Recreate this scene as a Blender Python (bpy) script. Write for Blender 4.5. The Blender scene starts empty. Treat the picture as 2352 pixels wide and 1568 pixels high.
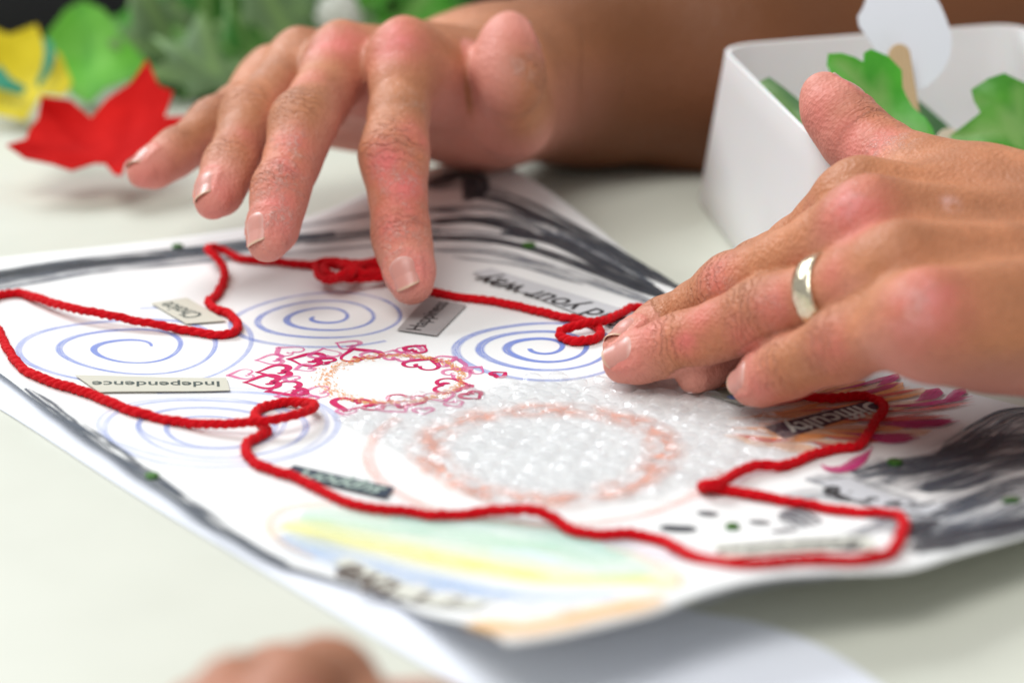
import bpy, bmesh, math, random
import numpy as np
from mathutils import Vector, Matrix, geometry as mgeo

# ------------------------------------------------------------------ camera, world, lights
PITCH, DIST, HFOV = math.radians(19.0), 0.64, math.radians(24.0)
scene = bpy.context.scene
COL = scene.collection
TAN = math.tan(HFOV / 2)
CAM = np.array([0.0, -DIST * math.cos(PITCH), DIST * math.sin(PITCH)])
FW = np.array([0, math.cos(PITCH), -math.sin(PITCH)])
UP = np.array([0, math.sin(PITCH), math.cos(PITCH)])
RT = np.array([1.0, 0, 0])
cam_data = bpy.data.cameras.new('camera')
cam = bpy.data.objects.new('camera', cam_data)
COL.objects.link(cam)
cam.location = CAM
cam.rotation_euler = (math.pi / 2 - PITCH, 0, 0)
cam_data.sensor_width = 36
cam_data.angle = HFOV
cam_data.clip_start = 0.02
cam_data.clip_end = 50
cam_data.dof.use_dof = True
cam_data.dof.focus_distance = 0.614
cam_data.dof.aperture_fstop = 6.6
cam_data.dof.aperture_blades = 7
scene.camera = cam

world = bpy.data.worlds.new('World')
scene.world = world
world.use_nodes = True
bg = world.node_tree.nodes['Background']
bg.inputs[0].default_value = (0.97, 0.98, 1.0, 1)
bg.inputs[1].default_value = 0.38


def area_light(name, loc, target, size, power, color):
    d = bpy.data.lights.new(name, 'AREA')
    d.shape = 'RECTANGLE'
    d.size, d.size_y = size
    d.energy = power
    d.color = color
    o = bpy.data.objects.new(name, d)
    COL.objects.link(o)
    o.location = loc
    o.rotation_euler = (Vector(target) - Vector(loc)).to_track_quat('-Z', 'Y').to_euler()
    return o


area_light('window_light', (-1.1, 1.25, 1.35), (0, 0, 0), (1.1, 0.9), 36, (0.92, 0.96, 1.0))
area_light('front_fill_light', (-0.5, -0.9, 1.9), (0, 0.05, 0), (1.2, 1.2), 25, (0.98, 0.97, 0.95))  # added fill lamp, unseen, brightens the sides facing the camera

scene.view_settings.view_transform = 'Standard'
scene.view_settings.look = 'None'
scene.view_settings.exposure = 0.18
scene.view_settings.gamma = 1.0
scene.cycles.max_bounces = 8
scene.cycles.transparent_max_bounces = 24
scene.cycles.use_denoising = True

rng = np.random.default_rng(7)


# ------------------------------------------------------------------ pixel helpers (photo at 2352 x 1568)
def ray(x, y):
    return FW + RT * ((x - 1176) / 1176 * TAN) - UP * ((y - 784) / 1176 * TAN)


def P(x, y, d):
    """point on the ray of photo pixel (x, y) at depth d"""
    return CAM + ray(x, y) * d


def on_plane(x, y, z=0.0):
    r = ray(x, y)
    return CAM + r * ((z - CAM[2]) / r[2])


def to_px(p):
    q = np.asarray(p) - CAM
    d = q @ FW
    return 1176 + (q @ RT) / d / TAN * 1176, 784 - (q @ UP) / d / TAN * 1176, d


def sstep(a, b, x):
    t = np.clip((x - a) / (b - a), 0, 1)
    return t * t * (3 - 2 * t)


# ------------------------------------------------------------------ object helpers
def tag(o, label=None, cat=None, group=None, kind=None):
    if label: o['label'] = label
    if cat: o['category'] = cat
    if group: o['group'] = group
    if kind: o['kind'] = kind
    return o


def mesh_obj(name, v, f, mat=None, parent=None, smooth=True, attrs=None, mats=None):
    me = bpy.data.meshes.new(name)
    me.from_pydata([tuple(map(float, p)) for p in v], [], [tuple(map(int, q)) for q in f])
    me.update()
    if smooth:
        me.polygons.foreach_set('use_smooth', np.ones(len(me.polygons), dtype=bool))
    if mat: me.materials.append(mat)
    for k, a in (attrs or {}).items():
        a = np.asarray(a, dtype=np.float32)
        if a.ndim == 1:
            at = me.attributes.new(k, 'FLOAT', 'POINT')
            at.data.foreach_set('value', a)
        else:
            at = me.attributes.new(k, 'FLOAT_VECTOR', 'POINT')
            at.data.foreach_set('vector', a.ravel())
    o = bpy.data.objects.new(name, me)
    COL.objects.link(o)
    if parent:
        o.parent = parent
    return o


def big_mesh(name, v, quads, mat, attrs):
    me = bpy.data.meshes.new(name)
    n, m = len(v), len(quads)
    me.vertices.add(n)
    me.vertices.foreach_set('co', np.asarray(v, dtype=np.float32).ravel())
    me.loops.add(m * 4)
    me.loops.foreach_set('vertex_index', np.asarray(quads, dtype=np.int32).ravel())
    me.polygons.add(m)
    me.polygons.foreach_set('loop_start', np.arange(0, m * 4, 4, dtype=np.int32))
    me.polygons.foreach_set('use_smooth', np.ones(m, dtype=bool))
    me.update(calc_edges=True)
    me.validate()
    me.materials.append(mat)
    for k, a in attrs.items():
        a = np.asarray(a, dtype=np.float32)
        if a.ndim == 1:
            me.attributes.new(k, 'FLOAT', 'POINT').data.foreach_set('value', a)
        else:
            me.attributes.new(k, 'FLOAT_VECTOR', 'POINT').data.foreach_set('vector', a.ravel())
    o = bpy.data.objects.new(name, me)
    COL.objects.link(o)
    return o


# ------------------------------------------------------------------ material helpers
class NT:
    def __init__(self, name):
        self.m = bpy.data.materials.new(name)
        self.m.use_nodes = True
        self.t = self.m.node_tree
        self.b = self.t.nodes['Principled BSDF']
        self.out = self.t.nodes['Material Output']

    def n(self, typ, **kw):
        nd = self.t.nodes.new('ShaderNode' + typ)
        ins = kw.pop('ins', {})
        for k, v in kw.items(): setattr(nd, k, v)
        for k, v in ins.items(): self.set(nd.inputs[k], v)
        return nd

    def set(self, sock, v):
        if hasattr(v, 'is_output'): self.t.links.new(v, sock)
        elif isinstance(v, (tuple, list)) and len(v) == 3 and sock.type == 'RGBA': sock.default_value = (*v, 1)
        else: sock.default_value = v

    def p(self, **kw):
        for k, v in kw.items():
            self.set(self.b.inputs[k.replace('_', ' ')], v)
        return self

    def attr(self, name, vec=False):
        a = self.n('Attribute', attribute_name=name)
        return a.outputs['Vector' if vec else 'Fac']

    def math(self, op, a, b=0.0, c=0.0, clamp=False):
        nd = self.n('Math', operation=op, use_clamp=clamp)
        self.set(nd.inputs[0], a); self.set(nd.inputs[1], b); self.set(nd.inputs[2], c)
        return nd.outputs[0]

    def mix(self, f, a, b, blend='MIX'):
        nd = self.n('Mix', data_type='RGBA', blend_type=blend)
        self.set(nd.inputs[0], f); self.set(nd.inputs[6], a); self.set(nd.inputs[7], b)
        return nd.outputs[2]

    def noise(self, vec, scale, detail=3, rough=0.55, dist=0.0):
        nd = self.n('TexNoise', ins={'Scale': scale, 'Detail': detail, 'Roughness': rough, 'Distortion': dist})
        if vec is not None: self.set(nd.inputs['Vector'], vec)
        return nd.outputs['Fac']

    def ramp(self, f, lo, hi, to0=0.0, to1=1.0):
        nd = self.n('MapRange', ins={0: f, 1: lo, 2: hi, 3: to0, 4: to1})
        return nd.outputs[0]

    def coord(self, kind='Object'):
        return self.n('TexCoord').outputs[kind]

    def bump(self, h, strength=0.3, dist=0.001, normal=None):
        nd = self.n('Bump', ins={'Height': h, 'Strength': strength, 'Distance': dist})
        if normal is not None: self.set(nd.inputs['Normal'], normal)
        return nd.outputs[0]


def simple_mat(name, col, rough=0.6, vary=0.08, scale=60, bump=0.0, bscale=400, **kw):
    m = NT(name)
    c = m.coord()
    nz = m.noise(c, scale, 4)
    dark = tuple(x * (1 - vary * 2) for x in col)
    m.p(Base_Color=m.mix(nz, dark, tuple(min(1, x * (1 + vary)) for x in col)), Roughness=rough, **kw)
    if bump:
        m.p(Normal=m.bump(m.noise(c, bscale, 3), bump, 0.0005))
    return m.m


# ------------------------------------------------------------------ hands: implicit surface -> one continuous mesh
class Field:
    def __init__(self, lo, hi, h):
        self.lo, self.h = np.array(lo), h
        self.n = np.ceil((np.array(hi) - self.lo) / h).astype(int) + 1

    def window(self, lo, hi):
        a = np.maximum(np.floor((lo - self.lo) / self.h).astype(int), 0)
        b = np.minimum(np.ceil((hi - self.lo) / self.h).astype(int) + 1, self.n)
        return a, b

    def empty(self):
        return np.full(self.n, 0.05, dtype=np.float32)


def smin(a, b, k):
    h = np.maximum(k - np.abs(a - b), 0) / k
    return np.minimum(a, b) - h * h * k * 0.25


def add_seg(F, D, A, B, ra, rb, n, k):
    """tapered capsule A-B; ra, rb = ((depth, width) at A, at B); n = dorsal direction; smooth union into D"""
    A, B = np.asarray(A, float), np.asarray(B, float)
    ax = B - A
    L = np.linalg.norm(ax) + 1e-9
    ax = ax / L
    n = n - ax * (n @ ax)
    n = n / (np.linalg.norm(n) + 1e-9)
    s = np.cross(ax, n)
    R = max(max(ra), max(rb)) + k + 0.003
    a, b = F.window(np.minimum(A, B) - R, np.maximum(A, B) + R)
    if np.any(b <= a): return
    sl = tuple(slice(i, j) for i, j in zip(a, b))
    g = [F.lo[i] + F.h * np.arange(a[i], b[i], dtype=np.float32) for i in range(3)]
    X = (g[0] - A[0])[:, None, None]; Y = (g[1] - A[1])[None, :, None]; Z = (g[2] - A[2])[None, None, :]
    w = X * ax[0] + Y * ax[1] + Z * ax[2]
    u = X * n[0] + Y * n[1] + Z * n[2]
    v = X * s[0] + Y * s[1] + Z * s[2]
    t = np.clip(w / L, 0, 1)
    w = w - t * L
    r1 = ra[0] + (rb[0] - ra[0]) * t
    r2 = ra[1] + (rb[1] - ra[1]) * t
    rm = 0.5 * (r1 + r2)
    d = (np.sqrt((u / r1) ** 2 + (v / r2) ** 2 + (w / np.minimum(r1, r2)) ** 2) - 1) * np.minimum(r1, r2)
    D[sl] = smin(D[sl], d.astype(np.float32), k)


def surface_nets(D, lo, h):
    s = D < 0
    nx, ny, nz = D.shape
    cnt = np.zeros((nx - 1, ny - 1, nz - 1), dtype=np.uint8)
    for i in (0, 1):
        for j in (0, 1):
            for k in (0, 1):
                cnt += s[i:nx - 1 + i, j:ny - 1 + j, k:nz - 1 + k]
    act = np.argwhere((cnt > 0) & (cnt < 8))
    idx = np.full(cnt.shape, -1, dtype=np.int32)
    idx[tuple(act.T)] = np.arange(len(act))
    acc = np.zeros((len(act), 3)); num = np.zeros(len(act))
    for d in range(3):
        o1, o2 = [a for a in range(3) if a != d]
        for i in (0, 1):
            for j in (0, 1):
                p0 = act.copy(); p0[:, o1] += i; p0[:, o2] += j
                p1 = p0.copy(); p1[:, d] += 1
                a, b = D[tuple(p0.T)], D[tuple(p1.T)]
                m = (a < 0) != (b < 0)
                t = np.where(m, a / np.where(m, a - b, 1), 0)
                q = (p0 - 0.0).astype(float); q[:, d] += t
                acc[m] += q[m]; num[m] += 1
    V = lo + h * acc / num[:, None]
    Q = []
    for d in range(3):
        o1, o2 = [(1, 2), (2, 0), (0, 1)][d]
        sl0 = [slice(1, -1)] * 3; sl1 = [slice(1, -1)] * 3
        sl0[d] = slice(0, -1); sl1[d] = slice(1, None)
        a, b = s[tuple(sl0)], s[tuple(sl1)]
        e = np.argwhere(a != b)
        off = np.ones(3, dtype=int); off[d] = 0
        inside = a[tuple(e.T)]
        e = e + off
        c = []
        for (i, j) in ((-1, -1), (0, -1), (0, 0), (-1, 0)):
            q = e.copy(); q[:, o1] += i; q[:, o2] += j
            c.append(idx[tuple(q.T)])
        q = np.stack(c, 1)
        q[~inside] = q[~inside][:, ::-1]
        Q.append(q)
    return V, np.concatenate(Q)


def smooth_mesh(V, Q, it, lam=0.5):
    e = np.concatenate([Q[:, [0, 1]], Q[:, [1, 2]], Q[:, [2, 3]], Q[:, [3, 0]]])
    e = np.concatenate([e, e[:, ::-1]])
    n = len(V)
    deg = np.bincount(e[:, 0], minlength=n).astype(float)[:, None]
    for i in range(it):
        for l in (lam, -lam * 0.92):
            S = np.stack([np.bincount(e[:, 0], weights=V[e[:, 1], c], minlength=n) for c in range(3)], 1)
            V = V + l * (S / np.maximum(deg, 1) - V)
    return V


def unit(v):
    v = np.asarray(v, float)
    return v / (np.linalg.norm(v) + 1e-12)


def transport(n, d0, d1):
    """rotate n by the smallest turn that takes direction d0 to d1"""
    ax = np.cross(d0, d1)
    s = np.linalg.norm(ax)
    if s < 1e-6: return n
    q = Matrix.Rotation(math.atan2(s, float(np.dot(d0, d1))), 3, Vector(ax / s))
    return np.array(q @ Vector(n))


def chain(mcp, pix, lens, signs):
    """joint centres along photo rays at bone-length distance from the joint before"""
    pts = [np.asarray(mcp, float)]
    for (x, y), L, sg in zip(pix, lens, signs):
        r = ray(x, y); q = CAM - pts[-1]
        a, b, c = r @ r, 2 * r @ q, q @ q - L * L
        disc = b * b - 4 * a * c
        if disc < 0:
            t = -b / (2 * a)
        else:
            t = (-b + sg * math.sqrt(disc)) / (2 * a)
        pts.append(CAM + r * t)
    return pts


def build_hand(name, fingers, thumb, wrist, forearm, sizes, mat, nail_mat, h=0.0008, spots=(), flip=1, thumb_dorsal=None,
               extra=(), nails=True, roll=(0, 0, 0, 0)):
    """fingers: four joint lists (MCP, PIP, DIP, tip centre) index..little; thumb: CMC, MCP, IP, tip centre"""
    W = np.asarray(wrist, float)
    I, Lt = fingers[0][0], fingers[3][0]
    n = unit(np.cross(I - W, Lt - W)) * flip
    if n[2] < 0 and flip == 1: n = -n
    across = unit(Lt - I)
    allp = [p for f in fingers for p in f] + list(thumb) + [W] + [np.asarray(q[0]) for q in forearm]
    lo = np.min(allp, 0) - 0.05; hi = np.max(allp, 0) + 0.05
    F = Field(lo, hi, h)
    palm = F.empty()
    S = sizes.get('scale', 1.0)
    wr = sizes.get('wrist', (0.019, 0.026))
    # carpal fan
    mid = fingers[1][0]
    for i, f in enumerate(fingers):
        off = (-0.014, -0.005, 0.006, 0.0165)[i]
        base = W + across * off + unit(mid - W) * 0.006
        rr = (0.0098, 0.0098, 0.0094, 0.0092)[i] * S
        add_seg(F, palm, base, f[0] - n * 0.0015, (0.0125 * S, 0.0125 * S), (rr, rr * 1.02), n, 0.007)
        # palm flesh
        add_seg(F, palm, base - n * 0.007, f[0] - n * 0.0065 - unit(f[0] - W) * 0.004, (0.012 * S, 0.012 * S),
                (0.0082 * S, 0.0098 * S), n, 0.007)
        # knuckle head
        add_seg(F, palm, f[0] + n * 0.0008, f[0] + n * 0.0012 + unit(f[1] - f[0]) * 0.002, (rr * .86, rr * .80),
                (rr * .80, rr * .76), n, 0.006)
        # extensor tendon
        add_seg(F, palm, base + n * 0.009, f[0] + n * 0.0072, (0.0028, 0.0026), (0.0030, 0.0028), n, 0.0045)
    pm = (fingers[0][0] + fingers[1][0] + fingers[2][0] + fingers[3][0]) / 4
    add_seg(F, palm, W + unit(pm - W) * .012 - n * .003, W + (pm - W) * .86 - n * .003, (.0115 * S, .023 * S), (.0085 * S, .031 * S), n, .010)
    # heel of the hand
    hyp = Lt * 0.35 + (W + across * 0.012) * 0.65 - n * 0.009
    add_seg(F, palm, hyp, Lt * .75 + W * .25 - n * .007, (0.0125 * S, 0.0125 * S), (0.010 * S, 0.010 * S), n, 0.010)
    # thumb metacarpal, thenar, web
    tdir = unit(thumb[1] - thumb[0])
    add_seg(F, palm, thumb[0], thumb[1], (0.0140 * S, 0.0140 * S), (0.0108 * S, 0.0105 * S), n, 0.010)
    pal = -n
    then = thumb[0] * .45 + thumb[1] * .55 + pal * 0.002
    add_seg(F, palm, then, thumb[0] * .5 + W * .5 + pal * .006, (0.0128 * S, 0.0128 * S), (0.012 * S, 0.012 * S), n, 0.010)
    add_seg(F, palm, thumb[0] * .6 + thumb[1] * .4, I * .68 + W * .32 - n * .006, (0.0050, 0.0060), (0.0060, 0.0070), n, 0.010)
    add_seg(F, palm, thumb[0] * .7 + thumb[1] * .3, I * .45 + W * .55 - n * .006, (0.0075, 0.0075), (0.0075, 0.0075), n, 0.009)
    # wrist and forearm
    prev, pr = W, wr
    add_seg(F, palm, W + unit(mid - W) * 0.012, W, (0.0165 * S, 0.024 * S), wr, n, 0.012)
    for q, r in forearm:
        add_seg(F, palm, prev, q, pr, r, n, 0.015)
        prev, pr = np.asarray(q, float), r
    for (A, B, r0, r1, k) in extra:
        add_seg(F, palm, A, B, r0, r1, n, k)
    total = palm.copy()
    frames = []
    prof = [
        # (phalanx, t, depth radius, width radius)
        (0, 0.0, 9.3, 9.3), (0, .3, 8.9, 8.9), (0, .6, 8.1, 8.3), (0, .85, 8.4, 8.9),
        (1, 0.0, 8.9, 9.6), (1, .2, 8.0, 8.6), (1, .5, 7.3, 7.7), (1, .82, 7.1, 7.6),
        (2, 0.0, 7.1, 7.8), (2, .3, 6.5, 7.3), (2, .7, 6.1, 6.8), (2, 1.0, 5.0, 5.8)]
    fs = sizes.get('fingers', (1.0, 1.03, 0.97, 0.86))
    chains = list(fingers) + [thumb]
    for fi, f in enumerate(chains):
        is_t = fi == 4
        pts = f if not is_t else f
        D = F.empty()
        d_prev = unit((f[0] - W) if not is_t else (f[1] - f[0]))
        if is_t:
            nn = thumb_dorsal if thumb_dorsal is not None else unit(np.cross(f[1] - f[0], across))
            nn = unit(nn - d_prev * (nn @ d_prev))
        else:
            nn = unit(n - d_prev * (n @ d_prev))
            nn = np.array(Matrix.Rotation(math.radians(roll[fi]), 3, Vector(d_prev)) @ Vector(nn))
        segs = []
        rng_seg = range(3) if not is_t else range(1, 3)
        for k in rng_seg:
            d = unit(f[k + 1] - f[k])
            nn = unit(transport(nn, d_prev, d))
            segs.append((f[k], f[k + 1], d, nn))
            d_prev = d
        frames.append(segs)
        sc = fs[fi] * S if not is_t else sizes.get('thumb', 1.0) * S
        # sample points
        smp = []
        if not is_t:
            for (k, t, a, b) in prof:
                A, B, d, m = segs[k]
                smp.append((A + (B - A) * t, a * sc / 1000, b * sc / 1000, m))
        else:
            tp = [(0, 0, 10.6, 10.6), (0, .35, 9.6, 9.9), (0, .7, 9.2, 9.6), (1, 0, 9.3, 10.0), (1, .3, 8.6, 10.0), (1, .65, 7.9, 9.9), (1, 1.0, 6.3, 8.2)]
            for (k, t, a, b) in tp:
                A, B, d, m = segs[k]
                smp.append((A + (B - A) * t, a * sc / 1000, b * sc / 1000, m))
        for (a, b) in zip(smp[:-1], smp[1:]):
            add_seg(F, D, a[0], b[0], (a[1], a[2]), (b[1], b[2]), 0.5 * (a[3] + b[3]), 0.0022)
        # pads on the palm side, knuckle bumps on the back
        if not is_t:
            for k, (t0, t1, r, o) in enumerate(((.22, .66, 7.0, 2.6), (.3, .62, 6.4, 1.9), (.15, .72, 5.6, 1.6))):
                A, B, d, m = segs[k]
                add_seg(F, D, A + (B - A) * t0 - m * o * sc / 1000, A + (B - A) * t1 - m * o * sc / 1000,
                        (r * sc / 1000, r * 1.06 * sc / 1000), (r * .97 * sc / 1000, r * sc / 1000), m, 0.002)
            for k, r in ((1, 6.1), (2, 4.9)):
                A, B, d, m = segs[k]
                m0 = unit(segs[k - 1][3] + m)
                add_seg(F, D, A + m0 * 2.6 * sc / 1000 - d * .001, A + m0 * 2.3 * sc / 1000 + d * .002, (r * sc / 1000, r * 1.12 * sc / 1000),
                        (r * .96 * sc / 1000, r * 1.08 * sc / 1000), m0, 0.003)
        else:
            A, B, d, m = segs[1]
            add_seg(F, D, A + (B - A) * .25 - m * .0030, A + (B - A) * .8 - m * .0026, (.0066 * sc, .0084 * sc), (.0060 * sc, .0076 * sc), m, 0.003)
        R = smin(palm, D, (.006, .006, .006, .007, .006)[fi])
        total = smin(total, R, 0.0009)
        del D, R
    V, Q = surface_nets(total, F.lo, F.h)
    V = smooth_mesh(V, Q, 5)

    def sample(p):
        q = (np.asarray(p) - F.lo) / F.h
        q = np.clip(q, 0, np.array(total.shape) - 2.001)
        i = q.astype(int); t = q - i
        r = 0
        for a in (0, 1):
            for b in (0, 1):
                for c in (0, 1):
                    w = (t[..., 0] if a else 1 - t[..., 0]) * (t[..., 1] if b else 1 - t[..., 1]) * (t[..., 2] if c else 1 - t[..., 2])
                    r = r + w * total[i[..., 0] + a, i[..., 1] + b, i[..., 2] + c]
        return r

    # ---- per-vertex attributes: finger coordinates, wrinkles, redness
    nv = len(V)
    best = np.full(nv, 1e9); sv = np.zeros(nv); bv = np.zeros(nv); dors = np.zeros(nv)
    wr_m = np.zeros(nv); tipm = np.zeros(nv)
    fid = np.full(nv, -1)
    for fi, segs in enumerate(frames):
        acc = 0.0
        for k, (A, B, d, m) in enumerate(segs):
            L = np.linalg.norm(B - A)
            q = V - A
            w = q @ d
            t = np.clip(w, 0 if k else -0.004, L)
            r = np.linalg.norm(q - t[:, None] * d, axis=1)
            u = (q - t[:, None] * d) @ m
            b = (q - t[:, None] * d) @ np.cross(d, m)
            sel = (r < best) & (r < 0.014)
            best[sel] = r[sel]; sv[sel] = (acc + w)[sel]; bv[sel] = b[sel]; fid[sel] = fi
            dors[sel] = (u / np.maximum(r, 1e-4))[sel]
            acc += L
    for fi, segs in enumerate(frames):
        acc = 0.0
        sel = fid == fi
        for k, (A, B, d, m) in enumerate(segs):
            L = np.linalg.norm(B - A)
            if k > 0:
                wr_m[sel] += np.exp(-((sv[sel] - acc) / (0.0062 if k == 1 else 0.0045)) ** 2) * np.clip(dors[sel] * 1.5 + .25, 0.0, 1)
            acc += L
            if k == len(segs) - 1:
                tipm[sel] = sstep(acc - L * 1.2, acc - 0.001, sv[sel])
    hand_d = (V - W) @ n
    palmar = np.where(fid >= 0, np.clip(.5 - dors, 0, 1), 0)
    nr = np.zeros_like(V)
    fn = np.cross(V[Q[:, 2]] - V[Q[:, 0]], V[Q[:, 3]] - V[Q[:, 1]])
    for c in range(4):
        for ax in range(3):
            nr[:, ax] += np.bincount(Q[:, c], weights=fn[:, ax], minlength=nv)
    nr /= np.linalg.norm(nr, axis=1)[:, None] + 1e-12
    pal_f = np.zeros(nv)
    for fi, segs in enumerate(frames):
        sel = fid == fi
        mm = segs[1 if len(segs) > 1 else 0][3]
        pal_f[sel] = np.clip(.30 - nr[sel] @ mm, 0, 1)
    wgt = np.where(fid >= 0, sstep(.004, .024, sv), 0)
    wgt[fid == 4] = sstep(.0, .02, sv[fid == 4])
    palmar = wgt * pal_f + (1 - wgt) * np.clip(.30 - nr @ n, 0, 1)
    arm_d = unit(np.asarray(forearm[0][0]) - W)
    arm_shade = sstep(-.026, .035, (V - W) @ arm_d)  # mask for shade painted on the forearm, growing from the wrist
    # spots on the skin, given as photo pixels, found on the surface
    red = np.zeros(nv); dry = np.zeros(nv); pale = np.zeros(nv)
    X, Y, dd = to_px(V)
    front = (nr @ FW) < 0.05
    for kind, x, y, r, st in spots:
        dist = np.hypot(X - x, Y - y) + np.where(front, 0, 1e5)
        near = np.argsort(dist)[:90]
        near = near[dist[near] < max(11, dist[near[0]] + 1)]
        i = near[np.argmin(dd[near])]
        g = st * np.exp(-(np.linalg.norm(V - V[i], axis=1) / (r * 0.001)) ** 2)
        arr = {'red': red, 'dry': dry, 'pale': pale}[kind]
        np.maximum(arr, g, out=arr)
    if nails:
        for fi, segs in enumerate(frames):
            A, B, d, m = segs[-1]
            L = np.linalg.norm(B - A); s_ = np.cross(d, m)
            sc = (fs[fi] if fi < 4 else 1.28) * S
            q = V - A
            l = q @ d
            an = np.abs(np.arctan2(q @ s_, q @ m)) / math.radians(45 if fi < 4 else 52)
            rad_ok = (np.linalg.norm(q - l[:, None] * d, axis=1) < .013) & (fid == fi)
            lb = L - .0070 * sc
            fold = np.exp(-((an - 1.14) / .12) ** 2) * sstep(lb - .001, lb + .003, l) * (1 - sstep(L + .001, L + .004, l))
            cut_ = np.exp(-((l - (lb - .0009 + .0016 * np.minimum(an, 1) ** 2)) / .0009) ** 2) * (an < 1.1)
            V = V + nr * (np.where(rad_ok, .00055 * fold + .00040 * cut_, 0))[:, None]
            red = np.maximum(red, np.where(rad_ok, .35 * np.maximum(fold, cut_), 0))
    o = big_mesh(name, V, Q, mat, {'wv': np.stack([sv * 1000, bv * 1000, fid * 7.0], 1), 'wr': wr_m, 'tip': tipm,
                                   'palmar': palmar, 'arm': arm_shade, 'fin': wgt, 'red': red, 'dry': dry, 'pale': pale})
    # ---- nails
    if nails:
        for fi, segs in enumerate(frames):
            A, B, d, m = segs[-1]
            L = np.linalg.norm(B - A)
            s = np.cross(d, m)
            sc = (fs[fi] if fi < 4 else 1.28) * S
            wa = math.radians(45 if fi < 4 else 52)
            nu, nvv = 13, 15
            l0, l1 = L - 0.0070 * sc, L + (0.0043 if fi < 4 else .0028) * sc
            Vn = []; edge = []
            for j in range(nvv):
                v = j / (nvv - 1)
                for i in range(nu):
                    uu = -1 + 2 * i / (nu - 1)
                    l = l0 + (l1 - l0) * v
                    # rounded cuticle and free edge
                    l += (uu * uu) * (0.0018 * (1 - v) ** 2 - 0.0014 * v ** 3)
                    an = uu * wa * (1.0 - .16 * (1 - v) ** 2)
                    dirv = m * math.cos(an) + s * math.sin(an)
                    base = A + d * min(l, L * 1.0)
                    rr = np.linspace(0.001, 0.013, 60)
                    val = sample(base + rr[:, None] * dirv)
                    kx = np.argmax(val > 0)
                    r0 = rr[kx] if val[kx] > 0 else 0.006
                    if kx > 0:
                        r0 = rr[kx - 1] + (rr[kx] - rr[kx - 1]) * (-val[kx - 1]) / (val[kx] - val[kx - 1] + 1e-9)
                    if l > L * 0.93:
                        pass
                    Vn.append((base + dirv * r0, l - min(l, L), dirv)); edge.append(v)
            pos = np.array([q[0] for q in Vn]).reshape(nvv, nu, 3)
            dirs = np.array([q[2] for q in Vn]).reshape(nvv, nu, 3)
            ext = np.array([q[1] for q in Vn]).reshape(nvv, nu)
            # beyond the fingertip centre the nail runs on straight
            for j in range(nvv):
                for i in range(nu):
                    if ext[j, i] > 0:
                        jj = j
                        while ext[jj, i] > 0: jj -= 1
                        drop = (pos[jj, i] - pos[max(jj - 3, 0), i])
                        slope = unit(drop + d * 1e-6)
                        slope = unit(slope + d * 1.2)
                        pos[j, i] = pos[jj, i] + slope * (ext[j, i] + 1e-5)
            lift = np.zeros((nvv, nu))
            for j in range(nvv):
                v = j / (nvv - 1)
                for i in range(nu):
                    uu = abs(-1 + 2 * i / (nu - 1))
                    lift[j, i] = -0.00030 + 0.00060 * sstep(0, .25, v) * (1 - .85 * uu ** 3)
            pos = pos + dirs * lift[..., None]
            vv = pos.reshape(-1, 3)
            ff = [(j * nu + i, j * nu + i + 1, (j + 1) * nu + i + 1, (j + 1) * nu + i) for j in range(nvv - 1) for i in range(nu - 1)]
            no = mesh_obj('fingernail', vv, ff, nail_mat, o, attrs={'v': edge})
            md = no.modifiers.new('thickness', 'SOLIDIFY'); md.thickness = 0.0004; md.offset = -1
            sb = no.modifiers.new('smooth', 'SUBSURF'); sb.levels = 1; sb.render_levels = 1
    return o, frames


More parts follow.
